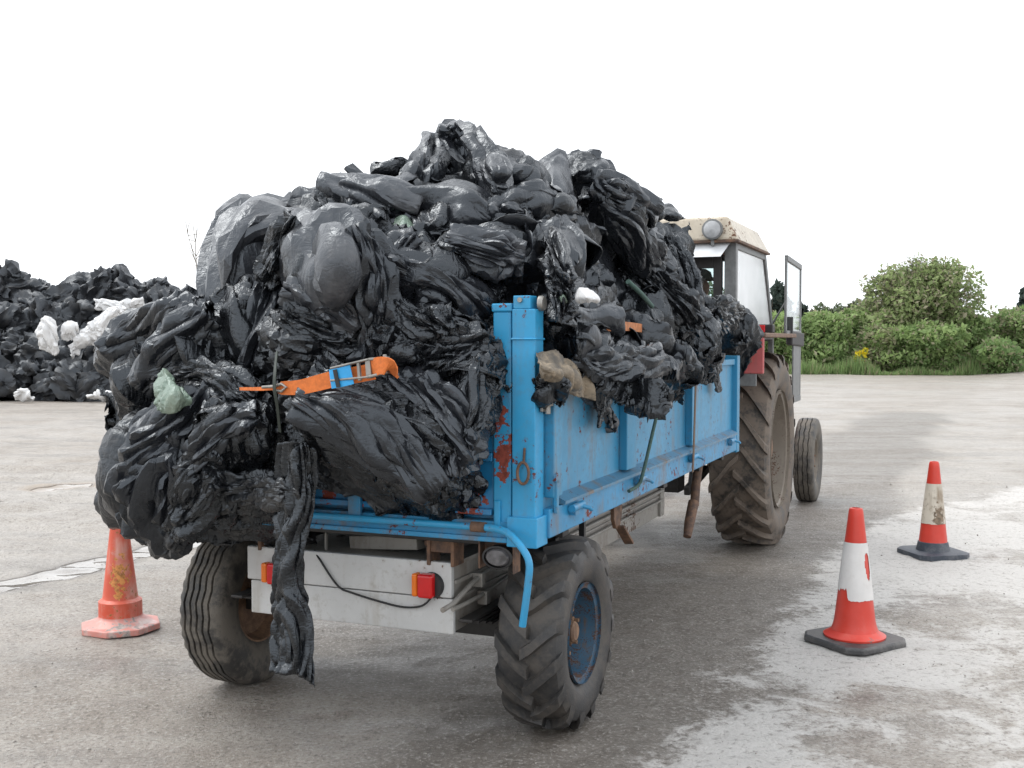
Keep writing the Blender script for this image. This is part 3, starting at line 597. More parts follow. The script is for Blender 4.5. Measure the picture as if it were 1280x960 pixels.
kp(MB().box(-.05 + .1, .45 + .1, -.45, .05, 1.30, 1.40).box(.05, .55, -.55, -.46, 1.36, 1.75), 'seat', 'cab_dark', bevel=.03)
M['mir'] = mat_plain('mirror_arm', (.04, .04, .04), .5)
kp(MB().tube([(hx, ylo - .05, z0 + .1), (hx + .10, ylo + .05, z0 + .30), (hx + .12, ylo + .08, z0 + .15)], .010).box(hx + .08, hx + .16, ylo + .07, ylo + .1, z0 - .02, z0 + .16), 'mirror', 'mir', bevel=.004)

# ------------------------------------------------------------------ crumpled film: each piece is a skin with more area than room, let go until it buckles
def tri(x): return np.abs((x % 1) * 2 - 1) * 2 - 1
PIECES = []
def resample(C, nu, nv):                     # smooth surface through a lattice of control points
    def cr(A, n):
        A = np.asarray(A, float); m = len(A)
        E_ = np.concatenate([[2 * A[0] - A[1]], A, [2 * A[-1] - A[-2]]]); t = np.linspace(0, m - 1, n); i = np.minimum(t.astype(int), m - 2); f = (t - i)
        f = f.reshape((-1,) + (1,) * (A.ndim - 1)); p0, p1, p2, p3 = E_[i], E_[i + 1], E_[i + 2], E_[i + 3]
        return .5 * (2 * p1 + (p2 - p0) * f + (2 * p0 - 5 * p1 + 4 * p2 - p3) * f ** 2 + (3 * p1 - p0 - 3 * p2 + p3) * f ** 3)
    return cr(cr(C, nu).transpose(1, 0, 2), nv).transpose(1, 0, 2)
def loc(px, py, d):
    if isinstance(d, tuple) and d[0] == 'p': return np.array(d[1])
    return at_y(px, py, d[1]) if isinstance(d, tuple) and d[0] == 'y' else at_x(px, py, d[1]) if isinstance(d, tuple) else at_y(px, py, d)
BU, BV = 120, 84; SU, SV = 84, 84
def bag(label, px, py, d, rx, ry, dep, roll=0, eu=.30, ev=.18, film='fresh', amp=.075, fs=.20, lump=.22, dec=.12, ang=32, st=5, fine=None, kf=.012, name='plastic_bundle', cat='plastic bundle', group=None, low=None, sq=.85, tilt=0):
    C = loc(px, py, d); k = C[1] / FPX; a, b_ = rx * k, ry * k
    s_ = len(PIECES) + 11
    u = np.linspace(0, 2 * math.pi, BU, endpoint=False)[:, None]; v = np.linspace(-math.pi / 2 * .985, math.pi / 2 * .985, BV)[None]
    sg = lambda x: np.sign(x) * np.abs(x) ** sq
    X_ = np.stack([np.broadcast_to(a * sg(np.cos(v)) * sg(np.cos(u)), (BU, BV)), np.broadcast_to(dep * sg(np.cos(v)) * sg(np.sin(u)), (BU, BV)), np.broadcast_to(b_ * sg(np.sin(v)), (BU, BV))], -1)
    nrm = X_ / np.linalg.norm(X_, axis=-1, keepdims=True)
    X_ = X_ * (1 + lump * wav(nrm, .55, s_)[..., None] + lump * .5 * wav(nrm, 1.3, s_ + 500)[..., None])
    r_ = math.radians(roll); c, s = math.cos(r_), math.sin(r_)
    R_ = np.array([[c, 0, -s], [0, 1, 0], [s, 0, c]]); t_ = math.radians(tilt); R2 = np.array([[1, 0, 0], [0, math.cos(t_), -math.sin(t_)], [0, math.sin(t_), math.cos(t_)]])
    P = X_ @ (R_ @ R2).T + C
    PIECES.append(dict(P=P, wrap=True, eu=eu, ev=ev, film=film, amp=amp, fs=fs, kf=kf, label=label, name=name, cat=cat, group=group, fdir=(R_ @ R2)[:, 2 if eu >= ev else 0], seed=s_, low=low, dec=dec, ang=ang, st=st, fine=fine or (.6 if film in ('smooth', 'grey') else 1.05)))
def sheet(label, rows, eu=.18, ev=.12, film='smooth', amp=.05, fs=.25, kf=.012, dec=.12, ang=30, st=5, fine=None, name='plastic_sheet', cat='plastic sheet', group=None, fdir=None, low=None):
    C = np.array([[loc(*p) for p in r] for r in rows])      # rows run down, points run across
    P = resample(C.transpose(1, 0, 2), SU, SV)
    fd = (C[-1].mean(0) - C[0].mean(0)) if fdir is None else np.array(fdir, float)
    PIECES.append(dict(P=P, wrap=False, eu=eu, ev=ev, film=film, amp=amp, fs=fs, kf=kf, label=label, name=name, cat=cat, group=group, fdir=fd / np.linalg.norm(fd), seed=len(PIECES) + 11, low=low, dec=dec, ang=ang, st=st, fine=fine or (.6 if film in ('smooth', 'grey') else 1.)))
def normals(P, wrap):
    gu = np.roll(P, -1, 1) - np.roll(P, 1, 1) if wrap else np.gradient(P, axis=1); gv = np.gradient(P, axis=2)
    N = np.cross(gu, gv); return N / (np.linalg.norm(N, axis=-1, keepdims=True) + 1e-9)
_PG = np.random.default_rng(5); _PT = _PG.permutation(512); _PGR = _PG.normal(size=(512, 3)); _PGR /= np.linalg.norm(_PGR, axis=1, keepdims=True)
def perlin(Q, seed=0):                       # gradient noise, about -1..1
    Q = Q + np.random.default_rng(seed).uniform(-50, 50, 3); i = np.floor(Q).astype(int); f = Q - i; u = f * f * f * (f * (f * 6 - 15) + 10); out = 0
    for dx in (0, 1):
        for dy in (0, 1):
            for dz in (0, 1):
                h = _PT[(_PT[(_PT[(i[..., 0] + dx) & 511] + i[..., 1] + dy) & 511] + i[..., 2] + dz) & 511]; g = _PGR[h]
                d = (f[..., 0] - dx) * g[..., 0] + (f[..., 1] - dy) * g[..., 1] + (f[..., 2] - dz) * g[..., 2]
                w_ = (u[..., 0] if dx else 1 - u[..., 0]) * (u[..., 1] if dy else 1 - u[..., 1]) * (u[..., 2] if dz else 1 - u[..., 2]); out = out + d * w_
    return out * 1.5
def frame(a):
    a = a / np.linalg.norm(a); t = np.array([.3, .8, .5]) if abs(a[0]) > .5 else np.array([.9, .2, .3]); b = np.cross(a, t); b /= np.linalg.norm(b); return np.stack([a, b, np.cross(a, b)])
def ridge(x, w=.9): return 1 - np.minimum(np.abs(x) / w, 1)      # sharp crest where the noise crosses zero
def folds(rel, fdir, fs, seed, fine=1., stretch=3.2):
    g = np.random.default_rng(seed); h = 0; scales = ((1., 1., stretch), (.42, .42, stretch * .9), (.17, .17, stretch * .7))
    wl_ = fs * max(2.2, stretch * .42); wp = np.stack([perlin(rel / wl_, seed + j) for j in (1, 2, 3)], -1) * wl_ * .40
    for k, (s_, a_, st) in enumerate(scales):
        d = fdir + g.normal(size=3) * (.18, .35, .5)[k] * min(1, 5 / stretch); q = (rel + wp * (1, .8, .6)[k]) @ frame(d).T; q[..., 0] /= st
        r = ridge(perlin(q / (fs * s_), seed + 10 + k), (.55, .5, .5)[k]); 
        if k: r = r * (.25 + .95 * smooth(perlin(rel / (fs * 1.3), seed + 20 + k), -.35, .4)) * fine
        h = h + a_ * (r - .45)
    return h
def crumple(m):
    P = m['P']; N = normals(P[None], m['wrap'])[0]; rel = P - P.mean((0, 1)); f_ = m['fine']
    H = folds(rel, m['fdir'], m['fs'], m['seed'], 1., m['st']) if m['low'] is None else 0
    if m['low'] is not None:                 # smooth above, crumpled below
        zz = rel[..., 2]; t = np.clip((zz - zz.min()) / (zz.max() - zz.min()), 0, 1); k = smooth(t, .62, .36); H = folds(rel, m['fdir'], m['fs'], m['seed'], f_ * (.15 + .85 * k), m['st']) * (.35 + .65 * k)
    else: H = folds(rel, m['fdir'], m['fs'], m['seed'], f_, m['st'])
    return P + N * (H * m['amp'])[..., None]
def grid_faces(nu, nv, wrap):
    I = np.arange(nu * nv).reshape(nu, nv); J = np.roll(I, -1, 0) if wrap else I[1:]; A = I if wrap else I[:-1]
    return np.stack([A[:, :-1], J[:, :-1], J[:, 1:], A[:, 1:]], -1).reshape(-1, 4)
def flush_pieces(merge=None):
    global PIECES
    out = {}
    dgs = []
    for m in PIECES:
        P = crumple(m); o = np_mesh(m['name'], P.reshape(-1, 3), grid_faces(P.shape[0], P.shape[1], m['wrap']), FILM[m['film']])
        d = o.modifiers.new('facets', 'DECIMATE'); d.ratio = m['dec']; m['o'] = o
    dg = bpy.context.evaluated_depsgraph_get()
    for m in PIECES:
        o = m['o']; me = bpy.data.meshes.new_from_object(o.evaluated_get(dg)); o.modifiers.clear(); old = o.data; o.data = me; bpy.data.meshes.remove(old); me.name = m['name']
        n_ = len(me.vertices); V = np.empty(n_ * 3, np.float32); me.vertices.foreach_get('co', V); m['V'] = V.reshape(-1, 3)
        me.polygons.foreach_set('use_smooth', [True] * len(me.polygons)); me.set_sharp_from_angle(angle=math.radians(m['ang']))
    if merge:
        name, mat, label = merge; off = 0; VV, FF = [], []
        for m in PIECES:
            me = m['o'].data; me.calc_loop_triangles(); L_ = np.empty(len(me.loop_triangles) * 3, np.int32); me.loop_triangles.foreach_get('vertices', L_); VV.append(m['V']); FF.append(L_.reshape(-1, 3) + off); off += len(m['V']); bpy.data.objects.remove(m['o'])
        o = np_mesh(name, np.concatenate(VV), np.concatenate(FF), mat); o.data.set_sharp_from_angle(angle=math.radians(48)); PIECES = []; return o
    for m in PIECES:
        c = m['V'].mean(0); c[2] = m['V'][:, 2].min(); o = m['o']; o.data.vertices.foreach_set('co', (m['V'] - c).ravel()); o.data.update(); o.location = c.tolist(); tag(o, m['label'], m['cat'], m['group'])
        if not m['wrap']: sm = o.modifiers.new('thickness', 'SOLIDIFY'); sm.thickness = .003; sm.offset = 0
    PIECES = []
# ------------------------------------------------------------------ loose sheets: let fall onto the bundles below, with more film than room so that they fold
BODIES = []                                  # ellipsoids the sheets lie on: centre, axes (rows), radii
def body_push(Q, bodies, pad):
    hit = np.zeros(len(Q), bool)
    for c, A, r_ in bodies:
        l = (Q - c) @ A.T; l /= (r_ + pad); n2 = (l * l).sum(1); k = np.nonzero(n2 < 1)[0]
        if len(k):
            nr = np.sqrt(n2[k])[:, None] + 1e-4; Q[k] = c + (l[k] / nr * (r_ + pad)) @ A; hit[k] = True
    return hit
DR = []
def drape(label, px, py, d, wx, wy, into, roll=0, eu=.6, ev=.12, film='smooth', name='plastic_sheet', cat='plastic sheet', group=None, off=.25, grav=.0010, fs=.12, amp=.03, dec=.3, ang=34, fine=1., st=6, pull=.0045, wave=.26, per=.17, gather=0., free=0., lift=.07):
    DR.append(dict(label=label, C=loc(px, py, d), wx=wx, wy=wy, into=np.array(into, float) / np.linalg.norm(into), roll=roll, eu=eu, ev=ev, film=film, name=name, cat=cat, group=group, off=off, grav=grav, fs=fs, amp=amp, dec=dec, ang=ang, fine=fine, st=st, pull=pull, wave=wave, per=per, gather=gather, free=free, lift=lift))
def run_drapes(NG=50, steps=96):
    P = []; RU = []; RV = []
    for k, m in enumerate(DR):
        g = np.random.default_rng(900 + k); n = -m['into']; e1 = np.array([1., 0, 0]); e1 = e1 - n * (e1 @ n); e1 /= np.linalg.norm(e1); e2 = np.cross(n, e1); e2 = -e2 if e2[2] < 0 else e2
        a = math.radians(m['roll']); e1, e2 = e1 * math.cos(a) + e2 * math.sin(a), e2 * math.cos(a) - e1 * math.sin(a)
        kk = m['C'][1] / FPX; U, V = np.meshgrid(np.linspace(-1, 1, NG), np.linspace(1, -1, NG), indexing='ij')
        UV = np.stack([U, V], -1); rim = 1 + .10 * wav(UV, .5, 70 + k)
        nar = 1 - m['gather'] * np.clip(V * .5 + .5, 0, 1) ** 1.5; U2 = U * rim * m['wx'] * kk; V2 = V * rim * m['wy'] * kk; m['s'] = (m['wx'] * kk, m['wy'] * kk)
        rel = np.stack([U2, V2], -1); W_ = m['wave'] * .35 * tri(U2 / m['per'] + .55 * wav(rel, 1.3, 40 + k) + g.uniform()) * (.6 + .4 * wav(rel, .9, 47 + k)) + m['wave'] * .3 * wav(rel * [1, .45], 2.2, 20 + k)
        Q = m['C'] + n * (m['off'] + W_[..., None]) + e1 * (U2 * nar)[..., None] + e2 * V2[..., None] + g.normal(size=(NG, NG, 3)) * .003
        m['home'] = Q - W_[..., None] * n; m['hw'] = np.clip((np.maximum(np.abs(U), np.abs(V) if m['free'] < .5 else V) - .8) / .2, 0, 1) ** 1.5 * .16 + .006 * (1 - m['free']); P.append(Q); hu = 2 * m['s'][0] / (NG - 1); hv = 2 * m['s'][1] / (NG - 1)
        ex = np.clip(.75 + .5 * wav(rel, 1.1, 60 + k), .2, 1.6); RU.append((hu * rim * (1 + m['eu'] * ex))[1:]); RV.append((hv * rim * (1 + m['ev'] * ex))[:, 1:])
    P = np.stack(P).astype(np.float32); RU = np.stack(RU).astype(np.float32); RV = np.stack(RV).astype(np.float32); Pp = P.copy()
    INTO = np.stack([m['into'] for m in DR])[:, None, None].astype(np.float32); PULL = np.array([m['pull'] for m in DR], np.float32)[:, None, None, None]; GR = np.array([m['grav'] for m in DR], np.float32)[:, None, None]
    HOME = np.stack([m['home'] for m in DR]).astype(np.float32); HW = np.stack([m['hw'] for m in DR]).astype(np.float32)[..., None]
    dg_ = np.sqrt(RU[:, :, :-1] ** 2 + RV[:, :-1] ** 2)
    fam = [(1, 0, RU, 1., 0), (0, 1, RV, 1., 0), (1, 1, dg_, .4, 0), (2, 0, RU[:, 1:] + RU[:, :-1], .10, 1), (0, 2, RV[:, :, 1:] + RV[:, :, :-1], .35, 1), (0, 5, sum(RV[:, :, i:RV.shape[2] - 4 + i] for i in range(5)), .25, 1)]
    touch = np.zeros(P.shape[:3], bool); pads = [.008 + .0007 * k for k in range(len(DR))]
    near = [[b for b in BODIES if np.linalg.norm(b[0] - m['C']) < b[2].max() + math.hypot(*m['s']) * 1.15 + .1] for m in DR]
    for it in range(steps):
        v = (P - Pp) * .82; v[touch] *= .12; Pp = P.copy(); P = P + v + INTO * PULL * (1. if it < 30 else .02) * np.where(touch, .2, 1)[..., None]; P[..., 2] -= GR * np.where(touch, .15, 1)
        for sub in range(3):
            D = np.zeros_like(P)
            for du, dv_, rest, k, bend in fam:
                a = P[:, :NG - du, :NG - dv_]; b_ = P[:, du:, dv_:]; dd = b_ - a; Ln = np.sqrt((dd * dd).sum(-1)) + 1e-7
                c = np.minimum(1 - .985 * rest / Ln, 0) * (.5 * k) if bend else (1 - rest / Ln) * (.5 * k)
                c = dd * np.clip(c, -.9, .45)[..., None]; D[:, :NG - du, :NG - dv_] += c; D[:, du:, dv_:] -= c
            P += D * .34
        h_ = (HOME - P) * HW; P += h_ - INTO * (h_ * INTO).sum(-1, keepdims=True)
        if it % 2 or it > steps - 4:
            for k in range(len(DR)): touch[k] = body_push(P[k].reshape(-1, 3), near[k], pads[k]).reshape(NG, NG)
        P[..., 2] = np.maximum(P[..., 2], .03)
    for k, m in enumerate(DR):
        Q = P[k].astype(float); Q = resample(Q, NG * 2 - 1, NG * 2 - 1); N = normals(Q[None], False)[0]; rel = Q - Q.mean((0, 1)); fd = (Q[:, -1] - Q[:, 0]).mean(0)
        H = folds(rel, fd / np.linalg.norm(fd), m['fs'], 300 + k, m['fine'], m['st']); uu = np.linspace(-1, 1, Q.shape[0]); bd_ = smooth(np.maximum(np.abs(uu)[:, None], np.abs(uu)[None]), .70, 1.0)
        N = N * np.sign((N * -m['into']).sum() + 1e-9); lift = bd_ * np.clip(perlin(rel / .16, 800 + k) * 1.4 + .1, -.15, 1) * m['lift']
        Q = Q + N * (H * m['amp'] + lift)[..., None]
        o = np_mesh(m['name'], Q.reshape(-1, 3), grid_faces(*Q.shape[:2], False), FILM[m['film']]); dmod = o.modifiers.new('facets', 'DECIMATE'); dmod.ratio = m['dec']; m['o'] = o
    dgp = bpy.context.evaluated_depsgraph_get()
    for m in DR:
        o = m['o']; me = bpy.data.meshes.new_from_object(o.evaluated_get(dgp)); o.modifiers.clear(); old = o.data; o.data = me; bpy.data.meshes.remove(old); me.name = m['name']
        me.polygons.foreach_set('use_smooth', [True] * len(me.polygons)); me.set_sharp_from_angle(angle=math.radians(m['ang']))
        V = np.empty(len(me.vertices) * 3, np.float32); me.vertices.foreach_get('co', V); V = V.reshape(-1, 3); c = V.mean(0); c[2] = V[:, 2].min(); me.vertices.foreach_set('co', (V - c).ravel()); me.update(); o.location = c.tolist(); tag(o, m['label'], m['cat'], m['group'])
        sm = o.modifiers.new('thickness', 'SOLIDIFY'); sm.thickness = .003; sm.offset = 0
    DR.clear()

def bundle(label, px, py, d, rx, ry, dep, roll=0, eu=.30, ev=.18, film='fresh', amp=0, fs=.20, top=.35, over=1.42, gather=0., fine=None, name='plastic_bundle', cat='plastic bundle', per=None, wave=None, exc=None, free=0., ffs=None, famp=None, grav=.0010, st=None, dec=None, lift=.06, body=None, **k):
    """a wad of film: a solid body inside the inner mass, and the loose skin that falls over it and its neighbours"""
    bag0(label, px, py, d, rx * .80, ry * .80, dep * .8, roll=roll, film='mud', fs=.16, amp=.05, lump=.08, dec=.28)
    C = loc(px, py, d); kk = C[1] / FPX; r_ = math.radians(roll); c, s = math.cos(r_), math.sin(r_)
    BODIES.append((C.astype(np.float32), np.array([[c, 0, s], [0, 1, 0], [-s, 0, c]], np.float32), np.array([rx * kk * (body or (.62 if film in ('smooth', 'grey') else .80)), dep * .9, ry * kk * (body or (.62 if film in ('smooth', 'grey') else .80))], np.float32)))
    soft = film in ('smooth', 'grey'); across = ev > eu
    drape(label, px, py, ('p', C - np.array([0, dep, 0])), (ry if across else rx) * over, (rx if across else ry) * over, (0, 1, -top), roll=roll + (90 if across else 0), film=film, eu=exc or (.5 if soft else .5 if st and st > 9 else .75), ev=.10 if soft else .03 if st and st > 9 else .16,
          name=name, cat=cat, off=.10, per=per or (.22 if soft else max(.09, fs * .75)), wave=wave or (.24 if soft else .22), fs=ffs or (.28 if soft else .15), amp=famp or (.095 if soft else .055), fine=fine or (.6 if soft else 1.1), gather=gather, free=free, lift=lift, grav=grav, st=st or (6 if soft else 9), dec=dec or (.11 if soft else .30), ang=30 if soft and not dec else 38)
y_ = lambda q: ('y', q)
x_ = lambda s: ('x', s)
# --- the inner mass the pieces lie on
def core(cx, cy, cz, rx, ry, rz, e=.3):
    C = T(cx, cy, cz); d = C[1]; bag('', 0, 0, 0, 1, 1, 1)
    p = PIECES.pop(); u = np.linspace(0, 2 * math.pi, BU, endpoint=False)[:, None]; v = np.linspace(-1.55, 1.55, BV)[None]; sg = lambda x: np.sign(x) * np.abs(x) ** .7
    Q = np.stack([np.broadcast_to(rx * sg(np.cos(v)) * sg(np.cos(u)), (BU, BV)), np.broadcast_to(ry * sg(np.cos(v)) * sg(np.sin(u)), (BU, BV)), np.broadcast_to(rz * sg(np.sin(v)), (BU, BV))], -1)
    s_ = len(PIECES) + 90; nn = Q / np.array([rx, ry, rz]); Q = Q * (1 + .07 * wav(nn, .6, s_) + .05 * wav(nn, 1.6, s_ + 1))[..., None]
    p['P'] = C + Q[..., :1] * rv + Q[..., 1:2] * dv + Q[..., 2:] * np.array([0, 0, 1.]); p.update(amp=.09, fs=.22, dec=.6, st=7, seed=s_, fdir=np.array([0, 0, 1.])); PIECES.append(p)
core(-.96, .95, 1.52, .88, .90, .56); core(-.98, 2.6, 1.48, .76, 1.05, .44); core(-1.0, 1.0, 1.98, .66, .68, .38); core(-.85, 2.2, 1.90, .58, .85, .28)
INNER = 1 # 'inner mass of crumpled black farm plastic filling the blue trailer', 'plastic load', kind='stuff')

bag0 = bag
bag0('', 192, 590, y_(-.02), 56, 74, .24, roll=-8, film='mud', amp=.03, lump=.08)
bundle('crinkled bundle at the far left just above the lowest hanging bag', 215, 455, y_(.25), 88, 52, .32, roll=20, eu=.40, ev=.2)
bundle('creased bundle with a deep dark fold between the hood sheet and the green film', 268, 440, y_(.12), 62, 62, .3, roll=-25, eu=.42, ev=.2)
bundle('dark inner fold tucked behind the smooth hood sheet', 325, 345, y_(.35), 45, 85, .2, eu=.35, ev=.15)
bundle('long gathered bundle hanging between the hood sheet and the big grey bag', 320, 420, y_(.12), 34, 85, .22, roll=6, eu=.42, ev=.15, ffs=0.07, famp=0.045, st=15, dec=0.36)
bundle('crosswise wrinkled lower half of the big grey bag, just above the orange strap', 388, 428, y_(-.04), 58, 46, .30, roll=-6, eu=.2, ev=.4, film='mud', ffs=.07, famp=.04, st=10, dec=.34, over=1.15)
bag0('', 408, 335, y_(.05), 48, 56, .26, film='mud', amp=.03, lump=.05); BODIES.append((loc(408, 335, y_(.05)).astype(np.float32), np.eye(3, dtype=np.float32), np.array([.16, .22, .19], np.float32)))
bundle('ropy twist of film running down beside the big grey bag', 482, 345, y_(.12), 30, 105, .2, roll=18, eu=.55, ev=.15, fs=.14, ffs=0.07, famp=0.05, st=15, dec=0.36)
bundle('crumpled knot of film right of the big grey bag, level with the post top', 505, 425, y_(.05), 62, 48, .26, roll=-30, eu=.45, ev=.25)
bundle('folded roll with a gathered end in the middle of the rear face', 545, 345, y_(.2), 78, 34, .26, roll=-22, eu=.2, ev=.50, fs=.15, ffs=0.07, famp=0.04, st=15, dec=0.36)
bundle('wrinkled tube of film lying across the rear just left of the blue posts', 560, 415, y_(.1), 70, 36, .26, roll=-12, eu=.28, ev=.48, fs=.15, ffs=0.06, famp=0.035, st=15, dec=0.36)
bundle('weathered grey wad wedged beneath the peak, between roll and hanging tail', 632, 322, y_(.42), 66, 40, .3, roll=-10, eu=.35, ev=.4, film='mud')
bundle('upright puff of film behind the middle roll, beside the pale scrap', 545, 295, y_(.38), 36, 34, .2, eu=.4, ev=.2)
bundle('broad wrapped drape under the orange strap, sweeping down over the tailgate', 470, 528, y_(-.14), 118, 58, .30, eu=.24, ev=.42, fs=.17, lump=.10, film='mud', over=1.1, ffs=0.085, famp=0.05, roll=-22, st=15, dec=0.36, fine=0.6, grav=0.0004)
bundle('heavy lower lobe of film sagging over the tailgate beside the blue gate post', 535, 556, y_(-.13), 58, 66, .24, roll=30, eu=.42, ev=.2, fs=.15, over=1.02, ffs=0.075, famp=0.045, film='fresh', st=15, dec=0.36, grav=0.0003)
bundle('upright pleated fold pressed against the left side of the gate post', 592, 495, y_(.0), 34, 90, .2, roll=-14, eu=.5, ev=.1, fs=.12, over=1.05, ffs=0.06, famp=0.04, st=15, dec=0.36)
bundle('bunched bundle left of centre directly under the orange strap', 312, 535, y_(-.10), 72, 56, .28, roll=25, eu=.38, ev=.25, over=1.15, ffs=0.09, famp=0.05, st=15, dec=0.36)
bundle('muddy roll with pale dried dirt lying on the tail beam at the left', 318, 605, y_(-.05), 78, 36, .26, roll=-8, eu=.2, ev=.38, film='mud', fs=.15, over=1.05, ffs=0.06, famp=0.03, st=15, dec=0.36, grav=0.0003)
bag0('', 566, 212, y_(1.25), 40, 40, .26, film='mud', amp=.03, lump=.05)
bundle('ridged smooth fold right of the peak, facing the camera', 632, 226, y_(.98), 64, 40, .34, roll=-12, eu=.2, ev=.14, film='smooth', amp=0.100, fs=.28, kf=.02)
bundle('long smooth roll lying below the peak with a flat dark end', 545, 262, y_(.62), 84, 25, .3, roll=-14, eu=.12, ev=.22, film='smooth', amp=0.080, fs=.28, kf=.02)
bundle('black smooth roll under the ridged fold, left of the tall triangular sheet', 655, 265, y_(.72), 76, 24, .28, roll=6, eu=.14, ev=.24, film='smooth', amp=0.080, fs=.25, kf=.02)
bundle('dark lump behind the triangular sheet on the crest', 735, 222, y_(1.7), 36, 28, .3, roll=-25, film='smooth', eu=.22)
bundle('dark angular lump low on the crest left of the peak', 496, 222, y_(1.3), 36, 12, .3, roll=10, eu=.2, amp=0.080, film='fresh')
bundle('pale grey rounded sheet on the left shoulder of the mound', 425, 254, y_(1.0), 60, 18, .4, roll=10, film='grey', eu=.16, ev=.14)
bundle('rumpled tangle behind the big grey bag on the left shoulder', 452, 262, y_(.6), 62, 30, .3, roll=-30, film='smooth', eu=.45, ev=.3, amp=0.090)
bundle('creased strip slanting between the left shoulder and the pale scrap', 470, 290, y_(.4), 26, 50, .2, roll=38, film='smooth', eu=.35)
bundle('crumpled bundle on the right shoulder below the pointed flap', 765, 262, y_(1.6), 50, 40, .34, roll=-20, eu=.4, ev=.3, film='smooth', amp=0.090)
bundle('dusty grey fold on the right slope above the cab window', 795, 302, x_(-.45), 60, 34, .3, roll=-22, eu=.3, ev=.25, film='grey', over=1.2)
bundle('dark ragged clump right at the cab roof corner', 834, 312, x_(-.40), 26, 30, .34, roll=15, eu=.5, ev=.3, over=1.2)
bundle('glossy black pocket in the shade left of the smooth tail', 690, 330, y_(.55), 44, 52, .26, eu=.2, ev=.15, film='smooth')
bundle('wide finely wrinkled bundle in the middle of the right side', 812, 350, x_(-.22), 62, 46, .34, roll=-35, eu=.32, ev=.42, fs=.14, over=1.2, ffs=0.055, famp=0.035, st=15, dec=0.36)
bundle('puckered lump on the right side beside the hanging tail', 795, 400, x_(-.12), 42, 36, .28, eu=.45, ev=.3, over=1.25)
bundle('ridged bundle bulging toward the tractor at the front right', 846, 390, x_(-.15), 34, 44, .34, roll=-20, eu=.42, ev=.3, over=1.15)
bundle('dusty outermost bag at the front right corner against the cab', 908, 410, x_(-.12), 33, 36, .36, roll=-15, eu=.34, ev=.22, film='mud', over=1.08, lift=0.02, grav=0.0001, exc=0.35)
bundle('smooth grey pad of film tucked beneath the orange strap on the right side', 722, 428, x_(.0), 44, 24, .24, roll=-8, eu=.14, ev=.14, film='grey', over=1.1)
bundle('dark wad under the white scrap on the right side', 705, 392, x_(-.12), 40, 34, .26, eu=.36, ev=.2)
bundle('narrow bundle squeezed behind the corner post', 692, 415, x_(-.10), 24, 40, .2, roll=12, eu=.4, ev=.15, film='mud', over=1.0, lift=0.01, grav=0.0001, exc=0.35)
bundle('brown-stained rag drooping below the tan drape', 690, 484, x_(.04), 16, 13, .08, eu=.3, film='mud', over=1.0, lift=0.01, grav=0.0001, exc=0.35)
bundle('bundle folded over the side panel below the orange strap', 765, 438, x_(.03), 52, 24, .22, roll=-10, eu=.36, ev=.4, film='mud', fs=.14, over=1.05, grav=0.0001, exc=0.35)
bundle('pointed fold with a bright creased edge where the green cord comes out', 806, 424, x_(.05), 48, 26, .2, roll=-35, eu=.3, ev=.35, film='smooth', fs=.15, over=1.08, grav=0.0001, exc=0.35)
bundle('black flap drooping lowest over the middle of the side panel', 842, 452, x_(.04), 22, 26, .16, roll=-18, eu=.36, ev=.2, over=1.0, grav=0.0001, exc=0.35)
bundle('dark bundle hanging over the panel left of the brown strap', 866, 424, x_(.02), 28, 38, .22, eu=.42, ev=.22, over=1.0, grav=0.0001, exc=0.35)
for c_, r_ in (((-.96, .95, 1.5), (.92, .93, .60)), ((-.96, 2.7, 1.45), (.90, 1.15, .5)), ((-1.0, .95, 2.0), (.7, .72, .42)), ((-.85, 2.2, 1.9), (.6, .9, .3))):
    BODIES.append((T(*c_).astype(np.float32), np.stack([rv, dv, np.array([0, 0, 1.])]).astype(np.float32), np.array(r_, np.float32)))
o = flush_pieces(('plastic_load', FILM['mud'], 1)); tag(o, 'inner mass of crumpled black farm plastic filling the blue trailer', 'plastic load', kind='stuff')
# --- wider sheets that span several bundles
def wide(label, px, py, q, wx, wy, top=.5, **k):
    a = dict(eu=.5, ev=.10, off=.18, per=.24, wave=.28, fs=.26, amp=.09, st=9, dec=.12, ang=30, film='smooth', lift=.05, fine=.7); a.update(k); drape(label, px, py, y_(q), wx, wy, (0, 1, -top), **a)
wide('wide smooth sheet folded over the crest just below the peak', 612, 232, .75, 105, 40, 1.0, roll=-14)
wide('angular sheet wrapped over the left shoulder behind the big grey bag', 435, 284, .35, 92, 36, .9, roll=14, film='grey')
wide('long sheet slanting down across the right slope under the pointed flap', 788, 318, .6, 96, 46, .5, roll=-38)
wide('sheet stretched across the middle of the rear face above the crumpled knot', 520, 318, -.1, 96, 40, .5, roll=-24, film='fresh')
wide('long pleated sheet swept down and right across the lower rear face', 458, 524, -.48, 54, 112, .2, roll=62, grav=.0004, eu=.55, ev=.02, fs=.085, amp=.05, st=18, dec=.34, film='fresh', per=.13, ang=32, fine=.55)
wide('sheet wrapped round the bulge at the far left under the pointing flap', 232, 440, -.1, 92, 48, .3, roll=28, film='fresh', dec=.14)
wide('dark sheet lying along the top rail of the right side panel', 785, 404, -.0, 84, 20, .4, roll=-24, film='fresh', dec=.14, grav=.0001, eu=.3)
wide('steep smooth sheet falling from the triangular sheet to the orange strap', 700, 330, .35, 44, 76, .5, roll=8)
run_drapes()
